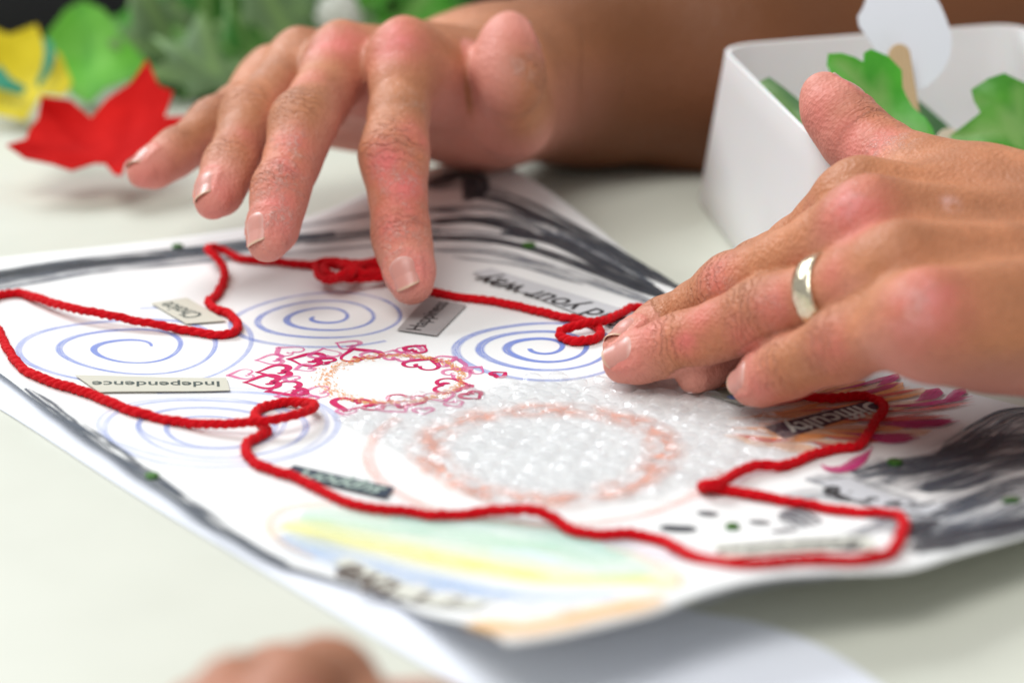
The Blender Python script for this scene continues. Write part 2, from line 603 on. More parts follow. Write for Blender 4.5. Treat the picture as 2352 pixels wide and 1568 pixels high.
def skin_material(name, tan, pink):
    m = NT(name)
    c = m.coord()
    wv = m.attr('wv', True)
    wr, tip, palmar, red, dry, pale, arm = (m.attr(k) for k in ('wr', 'tip', 'palmar', 'red', 'dry', 'pale', 'arm'))
    big = m.noise(c, 55, 4, .6)
    fine = m.noise(c, 420, 4, .65)
    base = m.mix(m.ramp(big, .32, .68), tuple(x * .80 for x in tan), tuple(min(1, x * 1.16) for x in tan))
    base = m.mix(m.math('MULTIPLY', m.ramp(fine, .42, .70), .34), base, tuple(x * .72 for x in tan))
    pk = m.math('MAXIMUM', m.math('MULTIPLY', tip, .75), m.math('MULTIPLY', palmar, .80))
    base = m.mix(pk, base, pink)
    base = m.mix(m.math('MULTIPLY', arm, .95), base, (.150, .048, .012))  # forearm shade put into the skin colour as dark brown
    rn = m.math('MULTIPLY', red, m.ramp(m.noise(c, 160, 4, .65), .22, .60, .60, 1.35), clamp=True)
    base = m.mix(rn, base, (.70, .17, .15))
    pn = m.math('MULTIPLY', pale, m.ramp(m.noise(c, 260, 3), .35, .65), clamp=True)
    base = m.mix(pn, base, (.82, .52, .50))
    # flaky dry skin: thin pale cracked edges
    jit = m.n('Vector' + 'Math', operation='ADD')
    m.set(jit.inputs[0], c)
    nzc = m.n('TexNoise', ins={'Scale': 300, 'Detail': 3})
    m.set(nzc.inputs['Vector'], c)
    scl = m.n('VectorMath', operation='SCALE', ins={'Scale': 0.0075})
    m.set(scl.inputs[0], nzc.outputs['Color'])
    m.set(jit.inputs[1], scl.outputs[0])
    def squiggle(scale, w, seed):
        nz = m.n('TexNoise', noise_dimensions='4D', ins={'Scale': scale, 'Detail': 4, 'Roughness': .62, 'Distortion': .9, 'W': seed})
        m.set(nz.inputs['Vector'], c)
        return m.ramp(m.math('ABSOLUTE', m.math('SUBTRACT', nz.outputs['Fac'], .5)), w, w * .2)
    flake = m.math('MAXIMUM', squiggle(190, .028, 1.0), squiggle(270, .022, 5.0))
    fl = m.math('MULTIPLY', m.math('MULTIPLY', flake, dry), m.ramp(m.noise(c, 150, 3, .6), .44, .58), clamp=True)
    base = m.mix(m.math('MULTIPLY', fl, .50), base, (.84, .62, .54))
    # wrinkles across the joints
    sep = m.n('SeparateXYZ'); m.set(sep.inputs[0], wv)
    wob = m.noise(wv, .28, 3, .6)
    bend = m.math('MULTIPLY', m.math('MULTIPLY', sep.outputs[1], sep.outputs[1]), .022)
    ph = m.math('ADD', m.math('SUBTRACT', sep.outputs[0], bend), m.math('MULTIPLY', wob, 7.5))
    lines = m.math('SINE', m.math('MULTIPLY', ph, 2.7))
    lines2 = m.ramp(lines, .35, 1.0)
    cut = m.ramp(m.noise(wv, .45, 2), .28, .48)
    groove = m.math('MULTIPLY', m.math('MULTIPLY', lines2, wr), cut)
    base = m.mix(m.math('MULTIPLY', groove, .26), base, (.34, .11, .07))
    cells = m.n('TexVoronoi', ins={'Scale': 900}); m.set(cells.inputs['Vector'], c)
    hgt = m.math('SUBTRACT', m.math('MULTIPLY', cells.outputs['Distance'], .45), m.math('MULTIPLY', groove, 1.7))
    hgt = m.math('ADD', hgt, m.math('MULTIPLY', fl, .9))
    hgt = m.math('ADD', hgt, m.math('MULTIPLY', m.noise(c, 170, 4, .65), 1.1))
    fw = m.n('TexWave', wave_type='BANDS', bands_direction='X', ins={'Scale': .5, 'Distortion': 6.0, 'Detail': 2, 'Detail Scale': 1.5})
    m.set(fw.inputs['Vector'], wv)
    hgt = m.math('ADD', hgt, m.math('MULTIPLY', m.math('MULTIPLY', fw.outputs['Fac'], .07), m.attr('fin')))
    m.p(Base_Color=base, Roughness=m.ramp(fine, .3, .7, .44, .66), Normal=m.bump(hgt, .62, .0008), Specular_IOR_Level=.36)
    m.p(Subsurface_Weight=.06, Subsurface_Scale=.003, Subsurface_Radius=(1.0, .35, .2))
    return m.m


def nail_material():
    m = NT('nail')
    v = m.attr('v')
    c = m.coord()
    col = m.mix(m.ramp(v, .10, .26), (.74, .48, .42), (.62, .29, .24))
    col = m.mix(m.ramp(m.noise(c, 120, 3), .3, .7), col, m.mix(.35, col, (.50, .22, .18)))
    col = m.mix(m.ramp(v, .90, .97), col, (.62, .43, .30))
    m.p(Base_Color=col, Roughness=.33, Specular_IOR_Level=.4, Subsurface_Weight=.1, Subsurface_Scale=.002,
        Normal=m.bump(m.noise(c, 500, 2), .10, .0003))
    return m.m


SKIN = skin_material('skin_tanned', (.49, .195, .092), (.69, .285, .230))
SKIN2 = skin_material('skin_brown', (.40, .17, .09), (.45, .20, .13))
NAIL = nail_material()


def hand_over_paper():
    mc = [P(930, 132, .696), P(785, 140, .709), P(688, 152, .724), P(622, 192, .742)]
    fg = [chain(mc[0], [(905, 358), (922, 545), (948, 656)], (.043, .0245, .0165), (-1, -1, -1)),
          chain(mc[1], [(697, 285), (645, 440), (617, 558)], (.046, .0275, .0175), (-1, -1, -1)),
          chain(mc[2], [(578, 268), (528, 385), (492, 462)], (.043, .0260, .0170), (-1, -1, -1)),
          chain(mc[3], [(493, 290), (405, 352), (330, 396)], (.035, .0200, .0155), (-1, -1, -1))]
    th = [P(1092, 240, .768), P(1182, 272, .727), P(1176, 186, .697), P(1167, 82, .703)]
    arm = [(P(1330, 170, .797), (.027, .031)), (P(1650, 150, .812), (.034, .036)), (P(2150, 40, .868), (.037, .040)),
           (P(2700, -20, .90), (.040, .044))]
    spots = [('red', 905, 85, 8.5, .75), ('red', 765, 90, 8, .7), ('red', 880, 375, 7, .8), ('red', 660, 320, 7, .55),
             ('red', 640, 420, 7, .5), ('red', 920, 480, 9, .6), ('red', 640, 500, 7, .45), ('red', 1170, 70, 9, .2),
             ('red', 960, 300, 6, .55), ('red', 930, 420, 8, .75), ('red', 900, 500, 7, .65), ('red', 660, 370, 7, .6), ('red', 650, 460, 7, .6), ('red', 560, 300, 5, .35), ('red', 505, 430, 6, .4), ('red', 960, 600, 6, .5), ('red', 820, 75, 6, .5),  ('red', 700, 170, 6, .35), ('red', 320, 420, 7, .4), ('red', 480, 500, 6, .35),
             ('dry', 650, 330, 8, 1), ('dry', 640, 420, 8, 1), ('dry', 640, 490, 7, 1), ('dry', 930, 400, 9, .9), ('dry', 950, 470, 9, 1),
             ('dry', 930, 550, 7, .9), ('dry', 660, 390, 7, .9), ('dry', 1205, 150, 6, .6), ('dry', 960, 230, 8, .4),
             ('pale', 890, 100, 4.5, .2), ('pale', 690, 130, 4, .5), ('pale', 905, 650, 3, .3)]
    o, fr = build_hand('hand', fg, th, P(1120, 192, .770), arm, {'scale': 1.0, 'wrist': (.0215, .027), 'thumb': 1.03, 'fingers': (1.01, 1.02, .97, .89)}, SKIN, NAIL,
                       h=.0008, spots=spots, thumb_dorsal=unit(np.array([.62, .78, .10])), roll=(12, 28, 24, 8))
    tag(o, 'bare right hand and forearm hovering over the drawing, index finger pointing down, thumb raised', 'hand')
    return o


def hand_with_ring():
    mc = [P(1970, 466, .586), P(1992, 512, .566), P(2060, 618, .548), P(2124, 730, .530)]
    fg = [chain(mc[0], [(1745, 630), (1660, 785), (1598, 858)], (.043, .0245, .0165), (1, -1, -1)),
          chain(mc[1], [(1683, 664), (1525, 752), (1432, 800)], (.046, .0275, .0175), (1, 1, -1)),
          chain(mc[2], [(1756, 720), (1560, 790), (1428, 832)], (.0425, .0250, .0155), (1, 1, 1)),
          chain(mc[3], [(1938, 790), (1815, 842), (1724, 882)], (.0285, .0180, .0145), (1, 1, 1))]
    th = [P(2420, 520, .580), P(2132, 424, .602), P(1988, 334, .624), P(1893, 224, .631)]
    arm = [(P(3150, 590, .575), (.026, .032)), (P(3700, 580, .57), (.032, .037))]
    spots = [('red', 1950, 470, 9, .7), ('red', 2120, 690, 10, .65), ('red', 1640, 625, 6, .55), ('red', 1765, 705, 7, .5),
             ('red', 1565, 790, 4, .7), ('red', 1420, 830, 6, .4), ('red', 1870, 250, 8, .35), ('red', 2010, 320, 7, .5),
             ('red', 2090, 740, 8, .5), ('red', 1900, 620, 6, .35), ('red', 1600, 720, 7, .45), ('red', 1690, 770, 6, .4), ('red', 1900, 800, 7, .4), ('red', 1740, 890, 6, .4), ('red', 1960, 300, 8, .45), ('dry', 1760, 705, 6, .4), ('dry', 1660, 630, 6, .4), ('red', 1480, 760, 6, .4),
             ('dry', 2030, 330, 8, 1), ('dry', 2100, 690, 7, .35), ('dry', 1930, 470, 6, .35), ('pale', 2185, 462, 2, .8),
             ('pale', 1930, 450, 4, .4), ('pale', 2090, 700, 5, .4)]
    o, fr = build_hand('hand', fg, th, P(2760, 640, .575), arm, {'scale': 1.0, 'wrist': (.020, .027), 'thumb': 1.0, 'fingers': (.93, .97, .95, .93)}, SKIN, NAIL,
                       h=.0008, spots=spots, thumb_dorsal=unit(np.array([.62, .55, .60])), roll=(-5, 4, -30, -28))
    tag(o, 'bare left hand wearing a silver ring, fingertips pressing on the bubble wrap', 'hand')
    # wedding band round the ring finger
    A, B, d, m = fr[2][0]
    t = .52
    c = A + (B - A) * t
    ax = unit(B - A)
    s = np.cross(ax, m)
    ring = []
    nu = 64
    secs = [(-3.0, 0.0), (-3.1, .5), (-2.5, 1.0), (-1.3, 1.25), (0, 1.32), (1.3, 1.25), (2.5, 1.0), (3.1, .5), (3.0, 0.0), (0, -.05)]
    for i in range(nu):
        a = 2 * math.pi * i / nu
        dr = m * math.cos(a) + s * math.sin(a)
        for (w, r) in secs:
            rad = (.00835 + .0003 * abs(math.sin(a))) + r * .001
            ring.append(c - m * .0004 + dr * rad + ax * w * .001)
    k = len(secs)
    ff = [(i * k + j, i * k + (j + 1) % k, ((i + 1) % nu) * k + (j + 1) % k, ((i + 1) % nu) * k + j) for i in range(nu) for j in range(k)]
    rm = NT('silver')
    cc = rm.coord()
    rm.p(Base_Color=rm.mix(rm.noise(cc, 300, 3), (.66, .58, .40), (.84, .77, .60)), Metallic=1.0, Roughness=.24,
         Normal=rm.bump(rm.noise(cc, 420, 3), .5, .0008))
    ro = mesh_obj('finger_ring', ring, ff, rm.m)
    tag(ro, 'polished silver band worn on the ring finger of the left hand', 'ring')
    return o


def hand_of_viewer():
    mc = [P(930, 1860, .368), P(780, 1830, .373), P(640, 1830, .378), P(510, 1870, .378)]
    fg = [chain(mc[0], [(745, 1590), (680, 1595), (605, 1670)], (.043, .0245, .0165), (1, -1, -1)),
          chain(mc[1], [(645, 1610), (545, 1620), (490, 1690)], (.046, .0275, .0175), (1, -1, -1)),
          chain(mc[2], [(535, 1650), (465, 1670), (425, 1730)], (.043, .0260, .0170), (1, -1, -1)),
          chain(mc[3], [(480, 1680), (430, 1700), (400, 1750)], (.035, .0200, .0155), (1, -1, -1))]
    th = [P(1150, 2150, .325), P(1120, 1900, .36), P(1020, 1720, .39), P(950, 1660, .405)]
    o, fr = build_hand('hand', fg, th, P(880, 2500, .283), [(P(960, 3200, .23), (.024, .03))],
                       {'scale': 1.0, 'wrist': (.020, .027)}, SKIN2, NAIL, h=.0011, thumb_dorsal=unit(np.array([.5, -.2, .85])))
    tag(o, 'blurred bent finger knuckles of a brown hand resting on the bare table', 'hand')


HAND_A = hand_over_paper()
HAND_B = hand_with_ring()
hand_of_viewer()


# ------------------------------------------------------------------ table and paper sheets
def table_material():
    m = NT('table_laminate')
    c = m.coord()
    a = m.noise(c, 3, 3)
    col = m.mix(a, (.60, .615, .525), (.65, .66, .575))
    m.p(Base_Color=col, Roughness=m.ramp(m.noise(c, 40, 4), .3, .7, .34, .46), Specular_IOR_Level=.35,
        Normal=m.bump(m.noise(c, 900, 2), .05, .0002))
    return m.m


def slab(name, x0, x1, y0, y1, z0, z1, mat, bevel=0.004):
    bm = bmesh.new()
    bmesh.ops.create_cube(bm, size=1)
    for v in bm.verts:
        v.co = ((x0 + x1) / 2 + v.co.x * (x1 - x0), (y0 + y1) / 2 + v.co.y * (y1 - y0), (z0 + z1) / 2 + v.co.z * (z1 - z0))
    bmesh.ops.bevel(bm, geom=list(bm.edges), offset=bevel, segments=3, affect='EDGES')
    me = bpy.data.meshes.new(name)
    bm.to_mesh(me); bm.free()
    me.materials.append(mat)
    o = bpy.data.objects.new(name, me)
    COL.objects.link(o)
    return o


tag(slab('table_top', -1.3, 1.0, -0.95, 0.47, -0.03, 0.0, table_material()), kind='structure')
tag(mesh_obj('floor', [(-4, -3, -.74), (4, -3, -.74), (4, 4, -.74), (-4, 4, -.74)], [(0, 1, 2, 3)],
             simple_mat('dark_carpet', (.03, .022, .018), .9, .2, 30, .3, 300), smooth=False), kind='structure')


def paper_material(name, col, rough=.75):
    m = NT(name)
    c = m.coord()
    n1 = m.noise(c, 18, 3)
    m.p(Base_Color=m.mix(n1, tuple(x * .975 for x in col), col), Roughness=rough, Specular_IOR_Level=.25,
        Normal=m.bump(m.noise(c, 1100, 3), .12, .0002))
    return m.m


PAPER = paper_material('art_paper', (.81, .815, .80))
WHITE = paper_material('white_paper', (.80, .83, .90))

# height of the drawing above the table: corners curl up
N0 = np.array([0.0, -0.205]); OUT_R = unit([.45, -.89]); OUT_L = unit([-.83, -.55]); B0 = np.array([-.005, .165])


def zp(x, y):
    x = np.asarray(x, float); y = np.asarray(y, float)
    db = np.hypot(x - B0[0], y - B0[1])
    z = .0014 + .008 * (1 - sstep(0, .125, db))
    dr = (x - N0[0]) * OUT_R[0] + (y - N0[1]) * OUT_R[1]
    z = z + .0125 * sstep(-.052, .006, dr) * (1 + .22 * np.sin(34 * x + .5))
    dl = (x - N0[0]) * OUT_L[0] + (y - N0[1]) * OUT_L[1]
    z = z + .0016 * sstep(-.035, .004, dl)
    return z + .0006 * np.sin(21 * x + 9 * y) + .0005 * np.cos(17 * y - 11 * x)


def proj(x, y, dz=0.0):
    """photo pixel -> point on the drawing (or dz above it)"""
    z = 0.002
    for i in range(90):
        p = on_plane(x, y, z)
        z = z + .5 * (float(zp(p[0], p[1])) + dz - z)
    return on_plane(x, y, z)


def resample(pts, step):
    pts = np.asarray(pts, float)
    # Catmull-Rom, then even spacing
    ext = np.vstack([2 * pts[0] - pts[1], pts, 2 * pts[-1] - pts[-2]])
    out = []
    for i in range(1, len(ext) - 2):
        p0, p1, p2, p3 = ext[i - 1:i + 3]
        for t in np.linspace(0, 1, 14, endpoint=False):
            out.append(.5 * ((2 * p1) + (-p0 + p2) * t + (2 * p0 - 5 * p1 + 4 * p2 - p3) * t * t + (-p0 + 3 * p1 - 3 * p2 + p3) * t ** 3))
    out.append(pts[-1])
    out = np.array(out)
    s = np.concatenate([[0], np.cumsum(np.linalg.norm(np.diff(out, axis=0), axis=1))])
    n = max(4, int(s[-1] / step))
    u = np.linspace(0, s[-1], n)
    return np.stack([np.interp(u, s, out[:, k]) for k in range(out.shape[1])], 1)


edges_px = {
    'LB': [(-330, 668), (-150, 622), (0, 592), (250, 565), (500, 533), (700, 500), (850, 440), (980, 388), (1125, 360)],
    'BR': [(1125, 360), (1210, 405), (1350, 505), (1560, 660), (1800, 775), (2100, 868), (2330, 928), (2600, 990), (2880, 1060)],
    'NR': [(1165, 1478), (1250, 1466), (1350, 1445), (1500, 1408), (1600, 1370), (1750, 1330), (1900, 1318), (2080, 1310), (2200, 1275), (2352, 1232), (2600, 1152), (2880, 1060)],
    'LN': [(-330, 668), (-130, 768), (0, 855), (80, 915), (200, 1000), (350, 1105), (500, 1205), (640, 1285), (760, 1325), (900, 1375), (1050, 1425), (1165, 1478)]}
EC = {}
for k, pl in edges_px.items():
    q = resample([proj(*p)[:2] for p in pl], .002)
    s = np.linspace(0, len(q) - 1, 141)
    EC[k] = np.stack([np.interp(s, np.arange(len(q)), q[:, j]) for j in (0, 1)], 1)
G = 140
uu, vv = np.meshgrid(np.linspace(0, 1, G + 1), np.linspace(0, 1, G + 1), indexing='ij')
c0, c1, d0, d1 = EC['LB'], EC['NR'], EC['LN'], EC['BR']      # c along u at v=0/1, d along v at u=0/1
XY = ((1 - vv)[..., None] * c0[:, None, :] + vv[..., None] * c1[:, None, :] + (1 - uu)[..., None] * d0[None] + uu[..., None] * d1[None]
      - ((1 - uu) * (1 - vv))[..., None] * c0[0] - (uu * (1 - vv))[..., None] * c0[-1] - ((1 - uu) * vv)[..., None] * c1[0] - (uu * vv)[..., None] * c1[-1])
V = np.concatenate([XY, zp(XY[..., 0], XY[..., 1])[..., None]], 2).reshape(-1, 3)
Fq = [(i * (G + 1) + j, i * (G + 1) + j + 1, (i + 1) * (G + 1) + j + 1, (i + 1) * (G + 1) + j) for i in range(G) for j in range(G)]
ART = mesh_obj('drawing_sheet', V, Fq, PAPER)
if ART.data.polygons[0].normal.z < 0:
    ART.data.flip_normals()
md = ART.modifiers.new('thickness', 'SOLIDIFY'); md.thickness = .00028; md.offset = -1
tag(ART, 'large white sheet of mixed media drawing with spirals, hearts, brush strokes and pasted words', 'drawing')


def flat_sheet(name, px, z, mat, label, cat, th=.0003):
    pts = resample([on_plane(x, y, z)[:2] for x, y in px], .004)
    n = len(pts)
    v = [(p[0], p[1], z) for p in pts] + [(p[0], p[1], z - th) for p in pts]
    f = [tuple(range(n)), tuple(range(2 * n - 1, n - 1, -1))] + [(i, (i + 1) % n, n + (i + 1) % n, n + i) for i in range(n)]
    return tag(mesh_obj(name, v, f, mat, smooth=False), label, cat)


flat_sheet('blank_sheet', [(-260, 790), (0, 938), (300, 1130), (600, 1308), (1050, 1568), (1500, 1800), (2200, 1720), (2050, 1592), (1900, 1490),
                           (1740, 1428), (1560, 1390), (1200, 1250), (700, 1050), (200, 850), (-200, 770)], .0005, WHITE,
           'plain bluish white sheet lying on the table beneath the drawing', 'paper')


# ------------------------------------------------------------------ paint on the drawing
LAYER = [0]


def eps():
    LAYER[0] += 1
    return .00006 + .000003 * LAYER[0]


def ribbons(name, strokes, mat, parent=None, cols=7):
    """strokes: (plan points, width array or number in mm, alpha array or number)"""
    V, Fc, A, Wv = [], [], [], []
    e = eps()
    for si, (pts, w, a) in enumerate(strokes):
        pts = np.asarray(pts)[:, :2]
        n = len(pts)
        t = np.gradient(pts, axis=0)
        t /= np.linalg.norm(t, axis=1)[:, None] + 1e-12
        nn = np.stack([-t[:, 1], t[:, 0]], 1)
        w = np.broadcast_to(np.asarray(w, float), (n,)) * .0005
        a = np.broadcast_to(np.asarray(a, float), (n,))
        s = np.concatenate([[0], np.cumsum(np.linalg.norm(np.diff(pts, axis=0), axis=1))])
        base = len(V)
        for i in range(n):
            for c in range(cols):
                u = -1 + 2 * c / (cols - 1)
                q = pts[i] + nn[i] * u * w[i]
                V.append((q[0], q[1], float(zp(q[0], q[1])) + e))
                A.append(a[i]); Wv.append((s[i] * 1000 + si * 37.0, u * w[i] * 1000, u))
        for i in range(n - 1):
            for c in range(cols - 1):
                k = base + i * cols + c
                Fc.append((k, k + cols, k + cols + 1, k + 1))
    o = mesh_obj(name, V, Fc, mat, parent or ART, attrs={'a': A, 'sv': Wv})
    return o


def paint_mat(name, col, col2=None, dry=.0, soft=.15, strength=1.0, rough=.6, along=.12, across=1.4):
    m = NT(name)
    sv = m.attr('sv', True); a = m.attr('a')
    sep = m.n('SeparateXYZ'); m.set(sep.inputs[0], sv)
    cmb = m.n('CombineXYZ')
    m.set(cmb.inputs[0], m.math('MULTIPLY', sep.outputs[0], along)); m.set(cmb.inputs[1], m.math('MULTIPLY', sep.outputs[1], across))
    streak = m.noise(cmb.outputs[0], 1.0, 5, .65)
    blot = m.noise(m.coord(), 130, 4, .6)
    edge = m.ramp(m.math('ABSOLUTE', sep.outputs[2]), 1.0, 1.0 - soft)
    al = m.math('MULTIPLY', a, edge)
    al = m.math('MULTIPLY', al, m.ramp(blot, .25, .7, 1 - .35, 1.0))
    if dry > 0:
        al = m.math('MULTIPLY', al, m.ramp(streak, .44 - .10 * (1 - dry), .56, 1 - dry, 1.0))
    al = m.math('MULTIPLY', al, strength, clamp=True)
    m.p(Base_Color=m.mix(m.ramp(streak, .3, .7), col, col2 or tuple(x * .8 for x in col)), Roughness=rough, Alpha=al, Specular_IOR_Level=.3)
    return m.m


def px_path(px, step=.0012):
    return resample([proj(x, y)[:2] for x, y in px], step)


def taper(n, a=.12, b=.25, lo=.12):
    t = np.linspace(0, 1, n)
    return lo + (1 - lo) * np.minimum(sstep(0, a, t), 1 - sstep(1 - b, 1, t))


BLUE = paint_mat('blue_watercolour', (.12, .20, .66), (.20, .30, .74), .40, .45, .95)
BLUE_F = paint_mat('pale_blue_watercolour', (.26, .34, .74), (.32, .42, .78), .45, .5, .55)


def spiral(cx, cy, r0, r1, turns, a0, w, mat, al=(1, .5), sq=1.0, dirn=1):
    c = proj(cx, cy)[:2]
    t = np.linspace(0, 1, int(70 * turns))
    ang = a0 + dirn * 2 * math.pi * turns * t
    r = (r0 + (r1 - r0) * t ** 1.05) / 1000
    r = r * (1 + .035 * np.sin(3 * ang + cx) + .025 * np.sin(1.7 * ang))
    pts = c + np.stack([np.cos(ang) * r, np.sin(ang) * r * sq], 1)
    ww = w * (.75 + .55 * np.abs(np.sin(ang * .5 + a0)) ** 2) * np.minimum(1, .5 + t * 6)
    return (pts, ww, al[0] + (al[1] - al[0]) * t)


ribbons('spiral', [spiral(300, 800, 5.5, 34, 3.2, .4, 2.0, BLUE, (.95, .40), 1.06)], BLUE)
ribbons('spiral', [spiral(745, 729, 3, 27, 3.4, 2.9, 1.9, BLUE, (1, .45), .96)], BLUE)
ribbons('spiral', [spiral(1243, 799, 3, 26, 3.6, 3.3, 2.3, BLUE, (1.1, .5), 1.0)], BLUE)
ribbons('spiral', [spiral(490, 985, 9, 31, 3.2, .9, 2.0, BLUE_F, (1.1, .7), .95), spiral(470, 975, 14, 33, 2.0, 2.2, 1.6, BLUE_F, (.8, .4), .9)], BLUE_F)

# hearts round a crayon circle
CR = paint_mat('crimson_paint', (.50, .002, .075), (.60, .006, .12), .2, .12, 1.5)
PK = paint_mat('pink_paint', (.70, .06, .26), (.80, .16, .38), .45, .25, .85)
hc = proj(898, 871)[:2]


def heart(px, py, size, rot_j, w, r):
    c = proj(px, py)[:2]
    out = unit(c - hc)
    an = math.atan2(out[1], out[0]) + rot_j
    t = np.linspace(.35, 2 * math.pi - .2, 60)
    hx = 16 * np.sin(t) ** 3
    hy = 13 * np.cos(t) - 5 * np.cos(2 * t) - 2 * np.cos(3 * t) - np.cos(4 * t)
    # curled inner ends
    hx = np.concatenate([hx[0] + np.array([2.5, 4.5, 4.0, 2.2]), hx]); hy = np.concatenate([hy[0] + np.array([-4, -3, -.6, .2]), hy])
    lx, ly = hx * size / 32, hy * size / 32
    # local +y (lobes) towards the circle's centre
    ex = np.array([-math.sin(an), math.cos(an)]); ey = -np.array([math.cos(an), math.sin(an)])
    pts = resample((c + (lx[:, None] * ex + ly[:, None] * ey) / 1000), .0006)
    n = len(pts)
    ww = w * (.55 + .9 * np.abs(np.sin(np.linspace(r, r + 4.2, n))) ** 1.5)
    return (pts, ww, 1.0)


rr = random.Random(3)
for (x, y) in [(606, 877), (660, 893), (632, 853), (706, 826), (826, 815), (972, 836), (1036, 886), (806, 928), (932, 920)]:
    ribbons('heart', [heart(x, y, 9.4 + rr.random() * 1.8, rr.uniform(-.5, .5), 1.45, rr.uniform(0, 3))], CR)
for (x, y) in [(556, 860), (622, 826), (662, 806), (746, 812), (798, 792), (918, 820), (944, 803), (1040, 836), (1054, 858), (1010, 911), (908, 936), (728, 900), (668, 909)]:
    ribbons('heart', [heart(x, y, 6.6 + rr.random() * 1.8, rr.uniform(-.7, .7), 1.15, rr.uniform(0, 3))], PK)
for k in range(16):
    a = k * 2 * math.pi / 16 + rr.uniform(-.15, .15)
    q = hc + np.array([math.cos(a), math.sin(a)]) * rr.uniform(.0195, .0275)
    X_, Y_, _d = to_px(np.array([q[0], q[1], float(zp(*q))]))
    ribbons('heart', [heart(X_, Y_, rr.uniform(4.2, 6.4), rr.uniform(-.9, .9), 1.1, rr.uniform(0, 3))], PK if k % 3 else CR)
# crayon circle: waxy flecks
oc = proj(903, 870)[:2]
fl = []
for i in range(900):
    a = rr.uniform(0, 2 * math.pi); r = rr.gauss(17.3, .75 + .5 * (math.cos(a - 3) > .3)) / 1000
    q = oc + np.array([math.cos(a) * r, math.sin(a) * r])
    L = rr.uniform(.15, .6) / 1000; b = a + math.pi / 2 + rr.uniform(-.7, .7)
    dv = np.array([math.cos(b), math.sin(b)]) * L
    fl.append(([q - dv, q, q + dv], rr.uniform(.15, .45), 1.0))
o = ribbons('crayon_circle', fl, paint_mat('orange_crayon', (.86, .33, .10), (.90, .45, .18), 0, .1, .9), cols=2)
o['kind'] = 'stuff'

